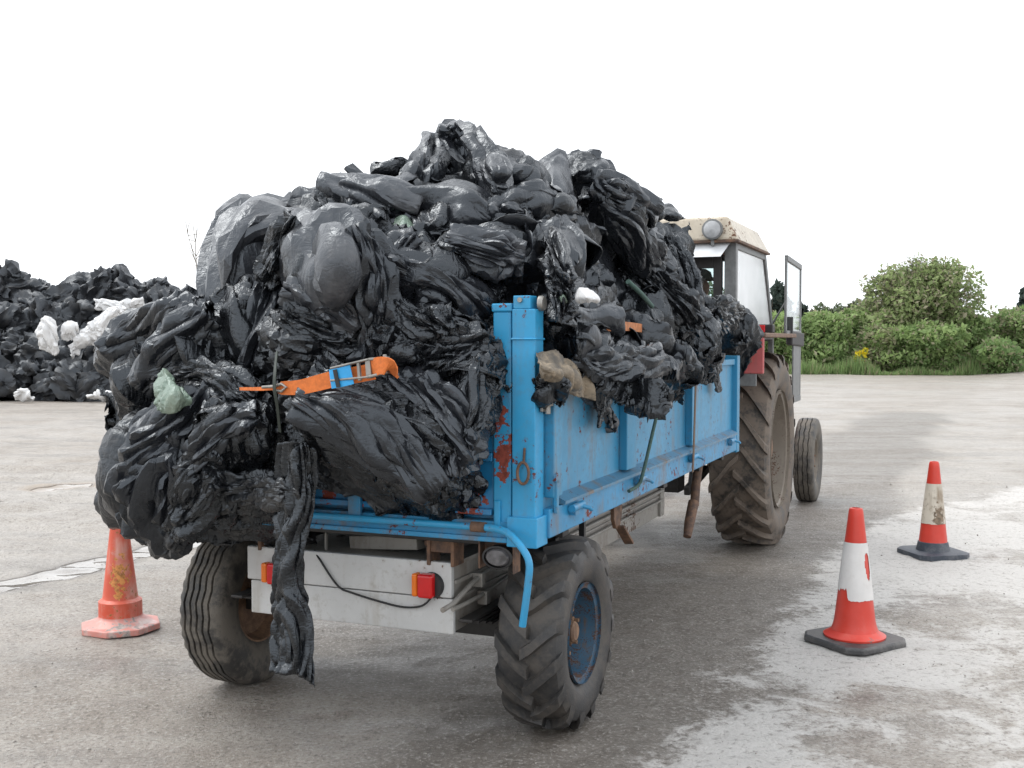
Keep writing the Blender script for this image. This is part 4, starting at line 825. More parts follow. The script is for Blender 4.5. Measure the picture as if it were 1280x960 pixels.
# --- rear face, left to right
sheet('baggy black sheet hanging lowest at the left rear corner, above the faded cone', [[(214, 494, y_(.08)), (240, 480, y_(-.10)), (268, 476, y_(-.16)), (296, 490, y_(-.02))], [(166, 530, y_(.10)), (192, 520, y_(-.20)), (236, 518, y_(-.30)), (284, 522, y_(-.08))], [(130, 585, y_(.14)), (162, 588, y_(-.26)), (212, 590, y_(-.37)), (264, 578, y_(-.12))], [(121, 628, y_(.14)), (152, 640, y_(-.24)), (206, 645, y_(-.34)), (260, 628, y_(-.10))], [(140, 664, y_(.08)), (172, 674, y_(-.14)), (214, 690, y_(-.24)), (250, 652, y_(-.05))], [(170, 650, y_(.1)), (190, 662, y_(.02)), (216, 692, y_(-.10)), (240, 655, y_(.06))]], film='smooth', amp=.085, fs=.13, st=14, dec=.22, ang=32, fine=.8)
sheet('large rounded grey bag, smooth on top, at the left rear above the orange strap', [[(362, 290, y_(.16)), (392, 270, y_(.04)), (430, 267, y_(.04)), (460, 286, y_(.20))], [(345, 316, y_(.10)), (384, 306, y_(-.26)), (432, 302, y_(-.30)), (470, 312, y_(.05))], [(348, 350, y_(.10)), (388, 348, y_(-.33)), (432, 344, y_(-.35)), (468, 346, y_(.05))], [(366, 378, y_(.10)), (396, 388, y_(-.27)), (430, 388, y_(-.25)), (456, 374, y_(.10))], [(382, 392, y_(.15)), (404, 408, y_(-.12)), (424, 408, y_(-.08)), (446, 392, y_(.15))]], film='grey', amp=.12, fs=.22, st=5, dec=.07, ang=24, fine=.5, name='plastic_bundle', cat='plastic bundle')
sheet('tall pointed fold of film forming the peak of the load', [[(548, 164, y_(1.32)), (566, 155, y_(1.22)), (582, 153, y_(1.22)), (598, 166, y_(1.30))], [(522, 192, y_(1.30)), (552, 178, y_(1.00)), (580, 175, y_(.98)), (617, 192, y_(1.30))], [(514, 222, y_(1.30)), (545, 214, y_(.90)), (578, 208, y_(.93)), (614, 222, y_(1.25))], [(518, 246, y_(1.20)), (550, 248, y_(.96)), (580, 246, y_(.94)), (612, 248, y_(1.15))]], film='smooth', amp=.12, fs=.20, st=7, dec=.06, ang=24, fine=.6, name='plastic_bundle', cat='plastic bundle')
sheet('grey-black flap pointing left beyond the load, over the white plastic of the far heap', [[(242, 366, y_(.45)), (196, 386, y_(.35)), (150, 402, y_(.3)), (118, 428, y_(.3))], [(246, 392, y_(.15)), (196, 400, y_(.05)), (148, 420, y_(.1)), (112, 446, y_(.25))], [(244, 425, y_(.05)), (200, 425, y_(.0)), (156, 440, y_(.08)), (114, 466, y_(.25))], [(240, 450, y_(.1)), (205, 446, y_(.1)), (170, 455, y_(.15)), (140, 478, y_(.3))]], film='fresh', amp=.07, fs=.2, dec=.035, ang=22)
sheet('tall smooth hood of film arching over the upper left of the load', [[(300, 256, y_(1.0)), (335, 248, y_(.85)), (372, 247, y_(.75)), (398, 268, y_(.55))], [(272, 290, y_(.7)), (290, 264, y_(.38)), (325, 252, y_(.22)), (378, 268, y_(.28))], [(256, 346, y_(.55)), (270, 324, y_(.18)), (288, 312, y_(.02)), (338, 322, y_(.22))], [(248, 412, y_(.5)), (262, 405, y_(.12)), (276, 405, y_(.0)), (318, 400, y_(.28))], [(248, 478, y_(.5)), (264, 480, y_(.15)), (288, 480, y_(.10)), (316, 470, y_(.3))]], film='grey', amp=.11, fs=.24, st=7, dec=.07, ang=24, fine=.5)
sheet('long pleated tail of film trailing from the rear to near the ground', [[(346, 556, y_(-.36)), (362, 552, y_(-.42)), (380, 554, y_(-.42)), (396, 564, y_(-.34))], [(346, 620, y_(-.36)), (360, 620, y_(-.42)), (374, 620, y_(-.42)), (390, 622, y_(-.35))], [(342, 700, y_(-.35)), (356, 700, y_(-.41)), (370, 700, y_(-.39)), (380, 700, y_(-.34))], [(340, 775, y_(-.35)), (356, 775, y_(-.40)), (372, 775, y_(-.39)), (388, 775, y_(-.34))], [(337, 838, y_(-.36)), (355, 842, y_(-.40)), (376, 846, y_(-.40)), (394, 860, y_(-.36))]], film='fresh', amp=.03, fs=.035, st=26, dec=.5, ang=38, fine=.35)
sheet('narrow ribbon of film hanging beside the long trailing tail', [[(372, 560, y_(-.30)), (388, 560, y_(-.31)), (402, 570, y_(-.27))], [(366, 640, y_(-.33)), (372, 640, y_(-.34)), (380, 640, y_(-.31))], [(350, 720, y_(-.33)), (360, 720, y_(-.34)), (372, 720, y_(-.31))], [(342, 800, y_(-.33)), (350, 800, y_(-.34)), (360, 800, y_(-.32))]], film='fresh', amp=.02, fs=.04, st=26, dec=.5, ang=38, fine=.35)
sheet('scrap of pale green film at the left, above the lowest hanging bag', [[(196, 468, y_(-.30)), (204, 460, y_(-.35)), (211, 468, y_(-.31))], [(189, 499, y_(-.38)), (212, 494, y_(-.45)), (238, 493, y_(-.38))], [(192, 513, y_(-.37)), (214, 517, y_(-.44)), (238, 506, y_(-.37))]], film='green', eu=.25, ev=.2, amp=0.024, fs=.1, name='film_scrap', cat='film scrap')
# --- crest of the mound
sheet('tall triangular sheet standing on the crest right of the peak', [[(696, 184, y_(1.4)), (702, 184, y_(1.4)), (708, 188, y_(1.42))], [(668, 208, y_(1.3)), (692, 206, y_(1.22)), (716, 208, y_(1.35))], [(655, 240, y_(1.2)), (690, 242, y_(1.05)), (720, 245, y_(1.2))], [(660, 268, y_(1.2)), (690, 275, y_(1.05)), (722, 275, y_(1.2))]], film='grey', eu=.12, ev=.10, amp=0.040, fs=.3)
sheet('small pale green scrap poking out beside the middle roll', [[(492, 272, y_(.26)), (504, 268, y_(.22)), (517, 274, y_(.26))], [(492, 284, y_(.2)), (505, 286, y_(.15)), (517, 284, y_(.2))], [(496, 296, y_(.22)), (506, 298, y_(.2)), (514, 292, y_(.22))]], film='green', eu=.15, amp=0.016, fs=.1, name='film_scrap', cat='film scrap')
sheet('small white scrap on top of the big grey bag', [[(398, 262, y_(.0)), (412, 259, y_(.0)), (424, 263, y_(.0))], [(400, 268, y_(-.08)), (412, 270, y_(-.1)), (422, 268, y_(-.08))]], film='white', eu=.1, amp=0.013, fs=.1, name='film_scrap', cat='film scrap')
# --- right slope and side
sheet('broad smooth tail of film hanging down the right slope', [[(645, 262, y_(.95)), (672, 255, y_(.9)), (700, 262, y_(1.0)), (722, 268, y_(1.2))], [(700, 300, x_(-.45)), (722, 288, x_(-.30)), (748, 300, x_(-.28)), (770, 312, x_(-.4))], [(712, 340, x_(-.28)), (738, 335, x_(-.12)), (762, 340, x_(-.14)), (784, 345, x_(-.3))], [(725, 375, x_(-.20)), (745, 378, x_(-.06)), (766, 378, x_(-.08)), (786, 375, x_(-.2))], [(738, 402, x_(-.2)), (750, 404, x_(-.1)), (766, 402, x_(-.1)), (780, 396, x_(-.2))]], film='smooth', eu=.24, ev=.06, amp=0.056, fs=.2)
sheet('dark pointed flap sticking out to the right towards the cab roof', [[(758, 236, y_(2.2)), (790, 242, y_(2.35)), (822, 250, y_(2.5)), (857, 268, y_(2.6))], [(765, 252, y_(2.0)), (795, 260, y_(2.1)), (825, 264, y_(2.3)), (857, 272, y_(2.5))], [(775, 280, y_(2.0)), (800, 282, y_(2.1)), (820, 276, y_(2.3)), (845, 276, y_(2.5))]], film='fresh', eu=.16, ev=.12, amp=0.048, fs=.2)
sheet('stiff drape with a tan dried mud underside just right of the corner post', [[(674, 436, x_(.02)), (692, 440, x_(.05)), (708, 446, x_(.06)), (722, 452, x_(.03))], [(674, 458, x_(.06)), (696, 462, x_(.11)), (716, 462, x_(.12)), (732, 468, x_(.08))], [(678, 476, x_(.06)), (700, 480, x_(.10)), (722, 482, x_(.12)), (738, 482, x_(.09))], [(690, 486, x_(.04)), (706, 492, x_(.07)), (724, 496, x_(.09)), (738, 499, x_(.07))]], film='tan', amp=.04, fs=.12, st=6, dec=.2, ang=32)
for lab, rows in (('thin torn shred dangling against the blue side near the green cord', [[(746, 488, x_(.05)), (758, 490, x_(.07)), (766, 488, x_(.05))], [(746, 505, x_(.04)), (756, 505, x_(.06)), (762, 505, x_(.05))], [(748, 518, x_(.04)), (752, 519, x_(.05)), (757, 518, x_(.04))], [(746, 534, x_(.04)), (749, 535, x_(.05)), (752, 534, x_(.04))]]),
                  ('twin shred dangling next to the thin torn one', [[(756, 490, x_(.04)), (762, 492, x_(.06)), (768, 490, x_(.05))], [(757, 510, x_(.04)), (761, 510, x_(.05)), (765, 510, x_(.04))], [(759, 522, x_(.04)), (762, 522, x_(.05)), (766, 522, x_(.04))], [(761, 535, x_(.04)), (764, 536, x_(.05)), (766, 534, x_(.04))]]),
                  ('ragged string of film hanging at the front end of the side panel', [[(890, 440, x_(.05)), (898, 440, x_(.07)), (906, 442, x_(.05))], [(892, 458, x_(.04)), (897, 458, x_(.06)), (902, 458, x_(.04))], [(893, 474, x_(.04)), (896, 474, x_(.05)), (900, 474, x_(.04))], [(895, 490, x_(.04)), (898, 491, x_(.05)), (901, 490, x_(.04))]])):
    sheet(lab, rows, film='fresh', eu=.6, ev=.25, amp=0.019, fs=.05, kf=.006, name='plastic_shred', cat='plastic shred')
sheet('white plastic corner sticking out left of the smooth hanging tail', [[(722, 362, x_(.12)), (732, 360, x_(.18)), (744, 364, x_(.16))], [(720, 372, x_(.12)), (734, 372, x_(.21)), (748, 374, x_(.18))], [(722, 378, x_(.12)), (734, 379, x_(.18)), (748, 378, x_(.16))]], film='white', eu=.1, amp=0.013, fs=.1, name='film_scrap', cat='film scrap')
sheet('sage green film tucked beside the white plastic corner', [[(690, 362, x_(-.02)), (702, 356, x_(.06)), (714, 362, x_(.02))], [(694, 375, x_(.02)), (706, 374, x_(.08)), (720, 374, x_(.04))], [(704, 386, x_(.0)), (712, 388, x_(.05)), (722, 382, x_(.02))]], film='green', eu=.25, amp=0.019, fs=.1, name='film_scrap', cat='film scrap')

flush_pieces()

# --- gathered rolls and swags of film, laid along the surface of the load
def roll(label, pts, w, film='fresh', back=.09, lift=.045, fs=.06, amp=.044, st=22, dec=None, fine=None, fall=.6, name='plastic_roll', cat='plastic roll'):
    dg_ = bpy.context.evaluated_depsgraph_get(); hits = []
    for px, py in pts:
        d = ray(px, py); r_ = scene.ray_cast(dg_, Vector(CAMP), Vector(d)); hits.append(r_[1].y if r_[0] and r_[1].y < 9 else None)
    ok = [h for h in hits if h is not None]; hits = [h if h is not None else sum(ok) / len(ok) for h in hits]; n = len(pts)
    dep = [.55 * min(hits[max(0, i - 1):i + 2]) + .45 * sum(hits[max(0, i - 1):i + 2]) / len(hits[max(0, i - 1):i + 2]) - lift for i in range(n)]
    C_ = [at_d(px, py, y) for (px, py), y in zip(pts, dep)]; rows = []; ww = w if hasattr(w, '__len__') else [w] * n
    for i in range(n):
        t = C_[min(i + 1, n - 1)] - C_[max(i - 1, 0)]; t = np.array([t[0], 0, t[2]]); t /= np.linalg.norm(t); pr = np.array([-t[2], 0, t[0]]); k = C_[i][1] / FPX * ww[i]
        rows.append([(0, 0, ('p', C_[i] + pr * k * a + np.array([0, b * back * (1 if abs(a) < .9 else 1.6), 0]))) for a, b in ((-1.05, 1.2), (-.8, .35), (-.35, -.1), (.1, -.16), (.5, -.02), (.85, .45), (1.05, 1.3))])
    soft = film in ('smooth', 'grey'); sheet(label, rows, film=film, amp=amp, fs=fs, st=st, dec=dec or (.16 if soft else .30), ang=25, fine=fine or (.6 if soft else .9), name=name, cat=cat)
bpy.context.view_layer.update()
roll('gathered roll falling from beside the big grey bag down to the strap buckle', [(440, 282), (462, 320), (470, 370), (462, 420), (446, 458)], [16, 24, 26, 24, 16], 'smooth')
roll('thick twisted roll running from the pale scrap down right to the post top', [(478, 318), (515, 342), (556, 362), (592, 380), (614, 392)], [18, 26, 28, 22, 14], 'smooth', fs=.055)
roll('folded over roll with streaked grey creases right of the twisted roll', [(556, 300), (588, 310), (622, 318), (656, 322)], [18, 26, 28, 20], 'grey', fs=.05)
roll('long tube of film sagging along the rear just above the pleated drape', [(492, 432), (528, 446), (566, 446), (596, 430), (610, 416)], [16, 24, 28, 26, 16], 'fresh')
roll('swag of film from under the buckle sweeping down to the tailgate corner', [(486, 478), (530, 492), (562, 520), (576, 556), (570, 596)], [20, 28, 32, 28, 18], 'smooth', fs=.07)
roll('broad pleated swag hanging below the strap and ending over the tailgate', [(366, 500), (410, 514), (458, 540), (506, 578), (544, 616)], [22, 34, 38, 36, 22], 'smooth', fs=.08, amp=.05)
roll('upright gathered fold hugging the left edge of the blue gate post', [(598, 446), (594, 486), (586, 530), (570, 572)], [12, 18, 22, 16], 'fresh')
roll('pleated fold hanging between hood sheet and big grey bag', [(338, 335), (332, 375), (322, 420), (312, 466)], [14, 24, 26, 18], 'smooth')
roll('rounded roll of film running down the far left edge of the load', [(262, 392), (232, 412), (196, 446), (168, 484)], [18, 28, 30, 22], 'smooth', fs=.07)
roll('crinkled roll lying from the green scrap to the strap hook', [(190, 478), (232, 470), (276, 482), (318, 500)], [18, 24, 26, 18], 'fresh')
roll('bright creased fold slanting across the lowest hanging bag', [(322, 520), (284, 536), (250, 566), (226, 606)], [14, 22, 22, 14], 'smooth', fs=.06)
roll('dusty roll with dried mud under the pleated swags at the tail beam', [(262, 606), (300, 614), (338, 618), (376, 612)], [16, 24, 24, 16], 'mud')
roll('long smooth fold running from the left shoulder to the middle of the crest', [(400, 232), (440, 238), (486, 248), (526, 262)], [14, 22, 24, 16], 'grey', fs=.09, fine=.35)
roll('smooth tube of film just under the peak, open dark end to the right', [(486, 256), (530, 250), (576, 258), (612, 276)], [18, 26, 28, 20], 'smooth', fs=.10, fine=.35)
roll('long smooth fold right of the peak lying toward the triangular sheet', [(600, 270), (640, 262), (684, 258), (722, 262)], [16, 24, 24, 16], 'smooth', fs=.10, fine=.35)
roll('roll of film leading from the crest down the right slope', [(756, 250), (786, 286), (812, 318), (838, 346)], [16, 24, 26, 18], 'smooth', fs=.07)
roll('finely pleated roll slanting over the right side toward the cab', [(776, 330), (812, 356), (848, 384), (880, 408)], [20, 30, 30, 20], 'fresh', fs=.05)
roll('drooping roll lying along the blue top rail below the orange webbing', [(716, 444), (752, 454), (794, 456), (832, 446)], [16, 24, 24, 16], 'smooth', fs=.06)
roll('gathered fold behind the smooth hanging tail on the right', [(690, 296), (700, 332), (706, 372), (700, 404)], [14, 20, 22, 14], 'fresh')
roll('crumpled fold crossing the lower left of the big grey bag', [(352, 360), (384, 372), (418, 392), (446, 414)], [14, 24, 26, 16], 'grey', fs=.05, fine=.9)
roll('pleated fold tucked under the big grey bag above the strap hook', [(350, 396), (384, 406), (420, 424), (450, 434)], [14, 22, 24, 14], 'mud', fs=.045)
roll('fold of film climbing to the peak from the left', [(512, 240), (526, 208), (548, 178), (576, 160)], [14, 20, 22, 16], 'smooth', fs=.07, fine=.5)
roll('fold dropping from the peak down its right side', [(588, 164), (606, 188), (618, 214), (626, 246)], [12, 18, 20, 16], 'smooth', fs=.065, fine=.5)
roll('broad pleated fan of film down the outer side of the lowest hanging bag', [(268, 484), (226, 522), (184, 572), (156, 632)], [16, 34, 42, 30], 'smooth', fs=.075, amp=.05)
roll('inner pleated fold of the lowest hanging bag, next to the left wheel', [(284, 504), (260, 560), (238, 620), (216, 672)], [16, 30, 34, 22], 'fresh', fs=.065)
roll('smooth fold lying along the top of the pointing flap at far left', [(246, 380), (204, 392), (164, 412), (130, 442)], [14, 22, 24, 16], 'smooth', fs=.08, fine=.35)
roll('dark fold inside the bend of the tall hood sheet', [(368, 272), (350, 304), (340, 338), (336, 372)], [14, 20, 22, 16], 'fresh')
roll('crumpled roll on the right shoulder pointing at the cab roof', [(742, 226), (768, 238), (796, 254), (826, 264)], [14, 20, 20, 12], 'smooth', fs=.07)
roll('ragged fold running down the front right edge beside the cab window', [(826, 296), (842, 322), (856, 352), (866, 384)], [14, 22, 24, 16], 'fresh', fs=.05)
roll('smooth grey fold just above the orange webbing on the right', [(690, 384), (714, 398), (744, 404), (776, 398)], [14, 20, 20, 14], 'grey', fs=.08, fine=.35)
roll('dusty fold over the outermost bag at the front right corner', [(882, 384), (906, 390), (922, 406), (930, 430)], [12, 20, 20, 12], 'mud', fs=.05)
roll('short gathered fold between the big grey bag and the twisted roll', [(496, 372), (514, 396), (540, 404), (566, 398)], [14, 22, 22, 14], 'fresh', fs=.045)
roll('creased fold wedged between the smooth tube and the folded over roll', [(520, 292), (500, 306), (486, 330), (478, 356)], [12, 18, 18, 12], 'smooth', fs=.06)
flush_pieces()

# ------------------------------------------------------------------ straps and cords
def ribbon(pts, wd, th, up, n=6):            # flat band along a curve
    P = curve_pts(pts, n); b = MB(); V = []; m = len(P)
    for i, p in enumerate(P):
        t = np.array(P[min(i + 1, m - 1)]) - np.array(P[max(i - 1, 0)]); t /= np.linalg.norm(t); s_ = np.cross(t, up); s_ /= np.linalg.norm(s_); u = np.cross(s_, t)
        k = wd[min(int(i / n), len(wd) - 1)] * (1 - (i % n) / n) + wd[min(int(i / n) + 1, len(wd) - 1)] * (i % n) / n if hasattr(wd, '__len__') else wd
        V += [p - s_ * k / 2 - u * th / 2, p + s_ * k / 2 - u * th / 2, p + s_ * k / 2 + u * th / 2, p - s_ * k / 2 + u * th / 2]
    return b.add(V, [(4 * i + k, 4 * i + (k + 1) % 4, 4 * i + 4 + (k + 1) % 4, 4 * i + 4 + k) for i in range(m - 1) for k in range(4)] + [(0, 1, 2, 3), (4 * m - 4, 4 * m - 1, 4 * m - 2, 4 * m - 3)])
SQ = -.50                                    # the strap's cross plane at the rear
base = at_y(450, 472, SQ); rs = empty('ratchet_strap', base.tolist(), 0, label='orange ratchet strap with metal buckle and blue tag across the rear of the load', cat='ratchet strap')
def rp(b, name, m, **k):
    b.v = [tuple(np.array(p) - base) for p in b.v]; return b.build(name, M[m], rs, **k)
R = lambda px, py, q=SQ: at_y(px, py, q)
nrm = -dv
rp(ribbon([R(300, 486, -.36), R(325, 486, -.46), R(345, 484), R(352, 485), R(375, 484), R(400, 478), R(420, 473), R(448, 468), R(468, 464, -.48)], [.012, .014, .022, .05, .055, .06, .06, .06, .06], .004, nrm), 'webbing', 'orange', smooth=40)
rp(ribbon([R(413, 474, SQ - .03), R(424, 472, SQ - .032), R(440, 468, SQ - .03)], .07, .003, nrm), 'tag', 'blue_tag')
rp(ribbon([R(418.5, 462, SQ - .04), R(423, 484, SQ - .04)], .016, .004, nrm), 'keeper', 'black_rubber')
b = MB()
for dy in (-11, 11): b.bar(R(414, 468 + dy * .7, SQ - .025), R(462, 460 + dy, SQ - .03), .008, .022, up=tuple(nrm)); b.bar(R(462, 460 + dy, SQ - .03), R(486, 456 + dy * .8, SQ - .02), .010, .03, up=tuple(nrm))
for x, y in ((449, 464), (461, 461), (482, 455)): b.bar(R(x - 1, y - 12, SQ - .028), R(x + 1, y + 12, SQ - .028), .022 if x == 461 else .012, .014, up=tuple(nrm))
rp(b, 'buckle', 'steel', bevel=.003)
rp(ribbon([R(462, 463, SQ - .01), R(474, 457, SQ - .045), R(486, 459, SQ - .045), R(490, 466, SQ + .0)], .062, .010, nrm), 'webbing_roll', 'orange', smooth=40)
rp(MB().tube([R(328, 484, SQ), R(342, 483, SQ - .01), R(352, 480, SQ - .01), R(358, 484, SQ - .01), R(352, 489, SQ - .01), R(342, 488, SQ - .01)], .006, 8, False), 'hook', 'steel', smooth=40)
def loose(name, b, m, label, cat, **k):
    c = np.array(b.v).mean(0); b.v = [tuple(np.array(p) - c) for p in b.v]; o = b.build(name, M[m], None, loc=c.tolist(), **k); return tag(o, label, cat)
loose('tie_band', ribbon([R(346, 440, -.42), R(344, 462, -.50), R(343, 485, -.525), R(347, 510, -.50), R(350, 540, -.44)], .013, .004, nrm), 'band', 'thin dark green band crossing the orange strap near its hook', 'band', smooth=40)
loose('webbing_strap', ribbon([at_x(742, 411, .06), at_x(762, 408, .135), at_x(784, 408, .135), at_x(808, 411, .06)], .04, .004, rv), 'orange_old', 'short stretch of orange webbing showing between folds on the right side', 'strap', smooth=40)
loose('green_cord', MB().tube(curve_pts([at_x(831, 470, .08), at_x(829, 484, .09), at_x(816, 540, .085), at_x(804, 590, .075), at_x(798, 606, .06), at_x(786, 614, .045)], 8), .009, 8), 'cord', 'taut green cord running from the folds down to the bottom rail', 'cord', smooth=60)
loose('brown_strap', ribbon([at_x(871, 440, .07), at_x(870, 470, .06), at_x(868.5, 520, .055), at_x(867, 566, .055), at_x(866, 590, .05)], .034, .005, rv), 'brown_web', 'brown webbing strap stretched down the blue side panel near its front', 'strap', smooth=40)
loose('prop_leg', MB().tube([at_x(874, 575, -.08), at_x(870, 605, -.08), at_x(868, 632, -.08)], .030, 10).tube([at_x(867, 628, -.08), at_x(862, 652, -.08), at_x(859, 671, -.08)], [.036, .034, .026], 10), 'rust', 'rusty telescopic prop leg hanging below the front of the trailer', 'prop leg', smooth=40)
loose('twine', MB().tube(curve_pts([at_x(785, 352, .10), at_x(800, 366, .12), at_x(815, 383, .10)], 6), .012, 8), 'cord', 'short piece of teal rope half buried in the right side of the load', 'rope', smooth=60)

# ------------------------------------------------------------------ traffic cones
def slab(r, z0, z1, cut, inset, rz):         # square base with cut corners, sloped upper edge
    b = MB(); P = []
    for zz, rr in ((z0, r), (z1 - .008, r), (z1, r - inset)):
        c = cut * rr / r; q = [(rr, -rr + c), (rr, rr - c), (rr - c, rr), (-rr + c, rr), (-rr, rr - c), (-rr, -rr + c), (-rr + c, -rr), (rr - c, -rr)]
        P += [(x * math.cos(rz) - y * math.sin(rz), x * math.sin(rz) + y * math.cos(rz), zz) for x, y in q]
    return b.add(P, [tuple(range(8))[::-1], tuple(range(16, 24))] + [(k * 8 + i, k * 8 + (i + 1) % 8, k * 8 + 8 + (i + 1) % 8, k * 8 + 8 + i) for k in (0, 1) for i in range(8)])
def shell(fr, za, zb, skip=None, n=96, m=40): # thin sleeve round a cone; za/zb may vary with the angle
    b = MB(); V = []; F = []
    for i in range(n):
        a = 2 * math.pi * i / n
        for j in range(m):
            z = za(a) + (zb(a) - za(a)) * j / (m - 1); V.append((fr(z) * math.cos(a), fr(z) * math.sin(a), z))
    for i in range(n):
        for j in range(m - 1):
            a = 2 * math.pi * (i + .5) / n; z = V[i * m + j][2]
            if skip and skip(a, z): continue
            k = (i + 1) % n; F.append((i * m + j, k * m + j, k * m + j + 1, i * m + j + 1))
    return b.add(V, F)
GC = 'traffic cones on the yard'
p = ground_at(1068, 803); cn = empty('traffic_cone', (p[0], p[1], 0), 0, label='bright red cone with a torn clean white sleeve, nearest on the right', cat='cone', group=GC)
fr = lambda z: .037 + (.75 - z) * .118 + .045 * max(0, (.14 - z) / .14) ** 2
slab(.225, .002, .038, .07, .012, math.radians(28)).build('base', M['base_black'], cn, bevel=.006)
MB().lathe([(.165, .036), (.168, .048), (.150, .056)] + [(fr(z), z) for z in np.linspace(.075, .735, 26)] + [(.034, .75), (.024, .752), (.022, .70)], 64).build('cone_body', M['cone_red'], cn, smooth=30)
cam_a = math.atan2(-p[1], -p[0])
jag = lambda a: .006 * math.sin(5 * a + 1) + .004 * math.sin(13 * a) + .004 * math.sin(29 * a + 2)
da_ = lambda a: (a - cam_a + math.pi) % (2 * math.pi) - math.pi       # angle from the side facing the camera, positive to the right
low = lambda a: .252 + .3 * jag(a) + (.055 + jag(a)) * float(smooth(np.array(da_(a)), -.35, -.55))
shell(lambda z: fr(z) + .0035, low, lambda a: .565, skip=lambda a, z: ((da_(a) - .98) / .26) ** 2 + ((z - .44 - .01 * math.sin(9 * a)) / .075) ** 2 < 1 and z < .52).build('sleeve', M['sleeve'], cn, smooth=40)
p = ground_at(1166, 694); cn = empty('traffic_cone', (p[0], p[1], 0), 0, label='farther right cone with a dirty brown-stained sleeve and dark collar', cat='cone', group=GC)
fr2 = lambda z: .036 + (.735 - z) * .112 + .02 * max(0, (.12 - z) / .12) ** 2
slab(.215, .002, .045, .06, .02, math.radians(12)).lathe([(fr2(z) + .006, z) for z in (.04, .07, .108)] + [(fr2(.112), .112)], 48).build('base', M['base_blue'], cn, smooth=30)
MB().lathe([(fr2(z), z) for z in np.linspace(.10, .72, 24)] + [(.030, .735), (.020, .735), (.018, .68)], 56).build('cone_body', M['cone_red'], cn, smooth=30)
shell(lambda z: fr2(z) + .003, lambda a: .255 + .2 * jag(a), lambda a: .565).build('sleeve', M['sleeve_dirty'], cn, smooth=40)
p = ground_at(151, 786); cn = empty('traffic_cone', (p[0], p[1], 0), 0, label='faded scuffed orange-red cone on the left, half hidden by the hanging bag', cat='cone', group=GC)
fr3 = lambda z: .034 + (.75 - z) * .115
b = slab(.212, .002, .045, .125, .05, math.radians(22)); b.lathe([(.185, .040), (.125, .075), (.118, .10)], 48)
b.build('base', mat_paint('faded_base_red', (.60, .24, .20), chip_col=(.62, .54, .50), grime=1.0, wear=1.0, grime_col=(.62, .5, .46)), cn, bevel=.005, smooth=35)
MB().lathe([(.112, .06), (.122, .085), (fr3(.10) + .012, .17), (fr3(.19) + .002, .185)] + [(fr3(z), z) for z in np.linspace(.19, .735, 24)] + [(.03, .75), (.02, .75), (.018, .7)], 56).build('cone_body', M['cone_faded'], cn, smooth=30)

# ------------------------------------------------------------------ the far heap of black film
_loc0 = loc
def loc(px, py, d):
    return at_d(px, py, d[1]) if isinstance(d, tuple) and d[0] == 'd' else _loc0(px, py, d)
BU, BV, SU, SV = 72, 50, 48, 48
g = np.random.default_rng(21)
top = lambda x: np.interp(x, [-260, -160, -60, 0, 25, 45, 62, 85, 108, 122, 150, 190, 215, 235, 260, 320], [398, 360, 349, 351, 347, 350, 361, 365, 363, 356, 352, 355, 361, 370, 382, 440])
for row, n_row in ((0, 22), (1, 21), (2, 20), (3, 19)):
    for i in range(n_row):
        px = -230 + 530 * (i + g.uniform(.2, .8)) / n_row; t0 = top(px); f_ = (.10, .36, .64, .88)[row] + g.uniform(-.06, .06)
        py = t0 + (496 - t0) * f_; r_ = g.uniform(18, 36)
        bag('', px, py + (6 if row == 0 else 0), ('d', 30.3 + (1 - f_) * 5.5 + g.uniform(-.4, .4)), r_, r_ * g.uniform(.40, .68), g.uniform(.6, .9), roll=g.uniform(-60, 60), eu=.2, ev=.4 if g.uniform() < .7 else .1, amp=.30, fs=g.uniform(.28, .45), lump=.30, dec=.6, st=16, ang=40, fine=.8)
o = flush_pieces(('heap_of_film', FILM['heap'], 1)); tag(o, 'long high heap of crumpled black silage film at the far left edge of the yard', 'plastic heap', kind='stuff')
b = MB()
HC = [ground_at(px, 500) for px in (-260, -120, 20, 150, 260)]
V_ = []
for i, c in enumerate(HC):
    hgt = CAM_H + (425 - top((-260, -120, 20, 150, 260)[i])) * 34 / FPX - .6
    V_ += [(c[0], c[1] + 1.2, 0), (c[0], c[1] + 2.6, hgt * .7), (c[0], c[1] + 5, hgt), (c[0], c[1] + 8, hgt * .6), (c[0], c[1] + 10, 0)]
b.add(V_, [(5 * i + k, 5 * i + 5 + k, 5 * i + 6 + k, 5 * i + 1 + k) for i in range(4) for k in range(4)] + [(0, 1, 2, 3, 4), (24, 23, 22, 21, 20)])
tag(b.build('heap_core', FILM['heap'], smooth=60), 'packed inside of the long heap of black film', 'plastic heap', kind='stuff')
D = lambda d: ('d', d)
def wsheet(label, pts, d, ry):               # white sheet lying on the heap, pts along its middle
    rows = []
    for k in (-1, -.35, .35, 1): rows.append([(x + k * r * .25, y + k * r, D(d - .55 - .22 * (1 - abs(k)) + .12 * k)) for (x, y), r in zip(pts, ry)])
    sheet(label, rows, film='white', amp=.13, fs=.24, st=5, dec=.16, ang=27, fine=.9)
wsheet('upright white plastic sheet lying on the far heap, leftmost up on its slope', [(46, 424), (56, 420), (66, 418), (72, 412)], 30.6, [10, 22, 23, 10])
wsheet('crumpled greyish white film beside the upright white sheet on the far heap', [(76, 420), (86, 414), (98, 410)], 30.8, [6, 12, 8])
wsheet('long white film trailing down the far heap behind the pointing black flap', [(88, 440), (104, 424), (124, 412), (142, 396), (158, 388)], 31, [8, 12, 16, 12, 6])
wsheet('white film high on the far heap, above the long trailing one', [(118, 378), (134, 384), (152, 386), (164, 382), (180, 376)], 31.8, [6, 11, 10, 8, 5])
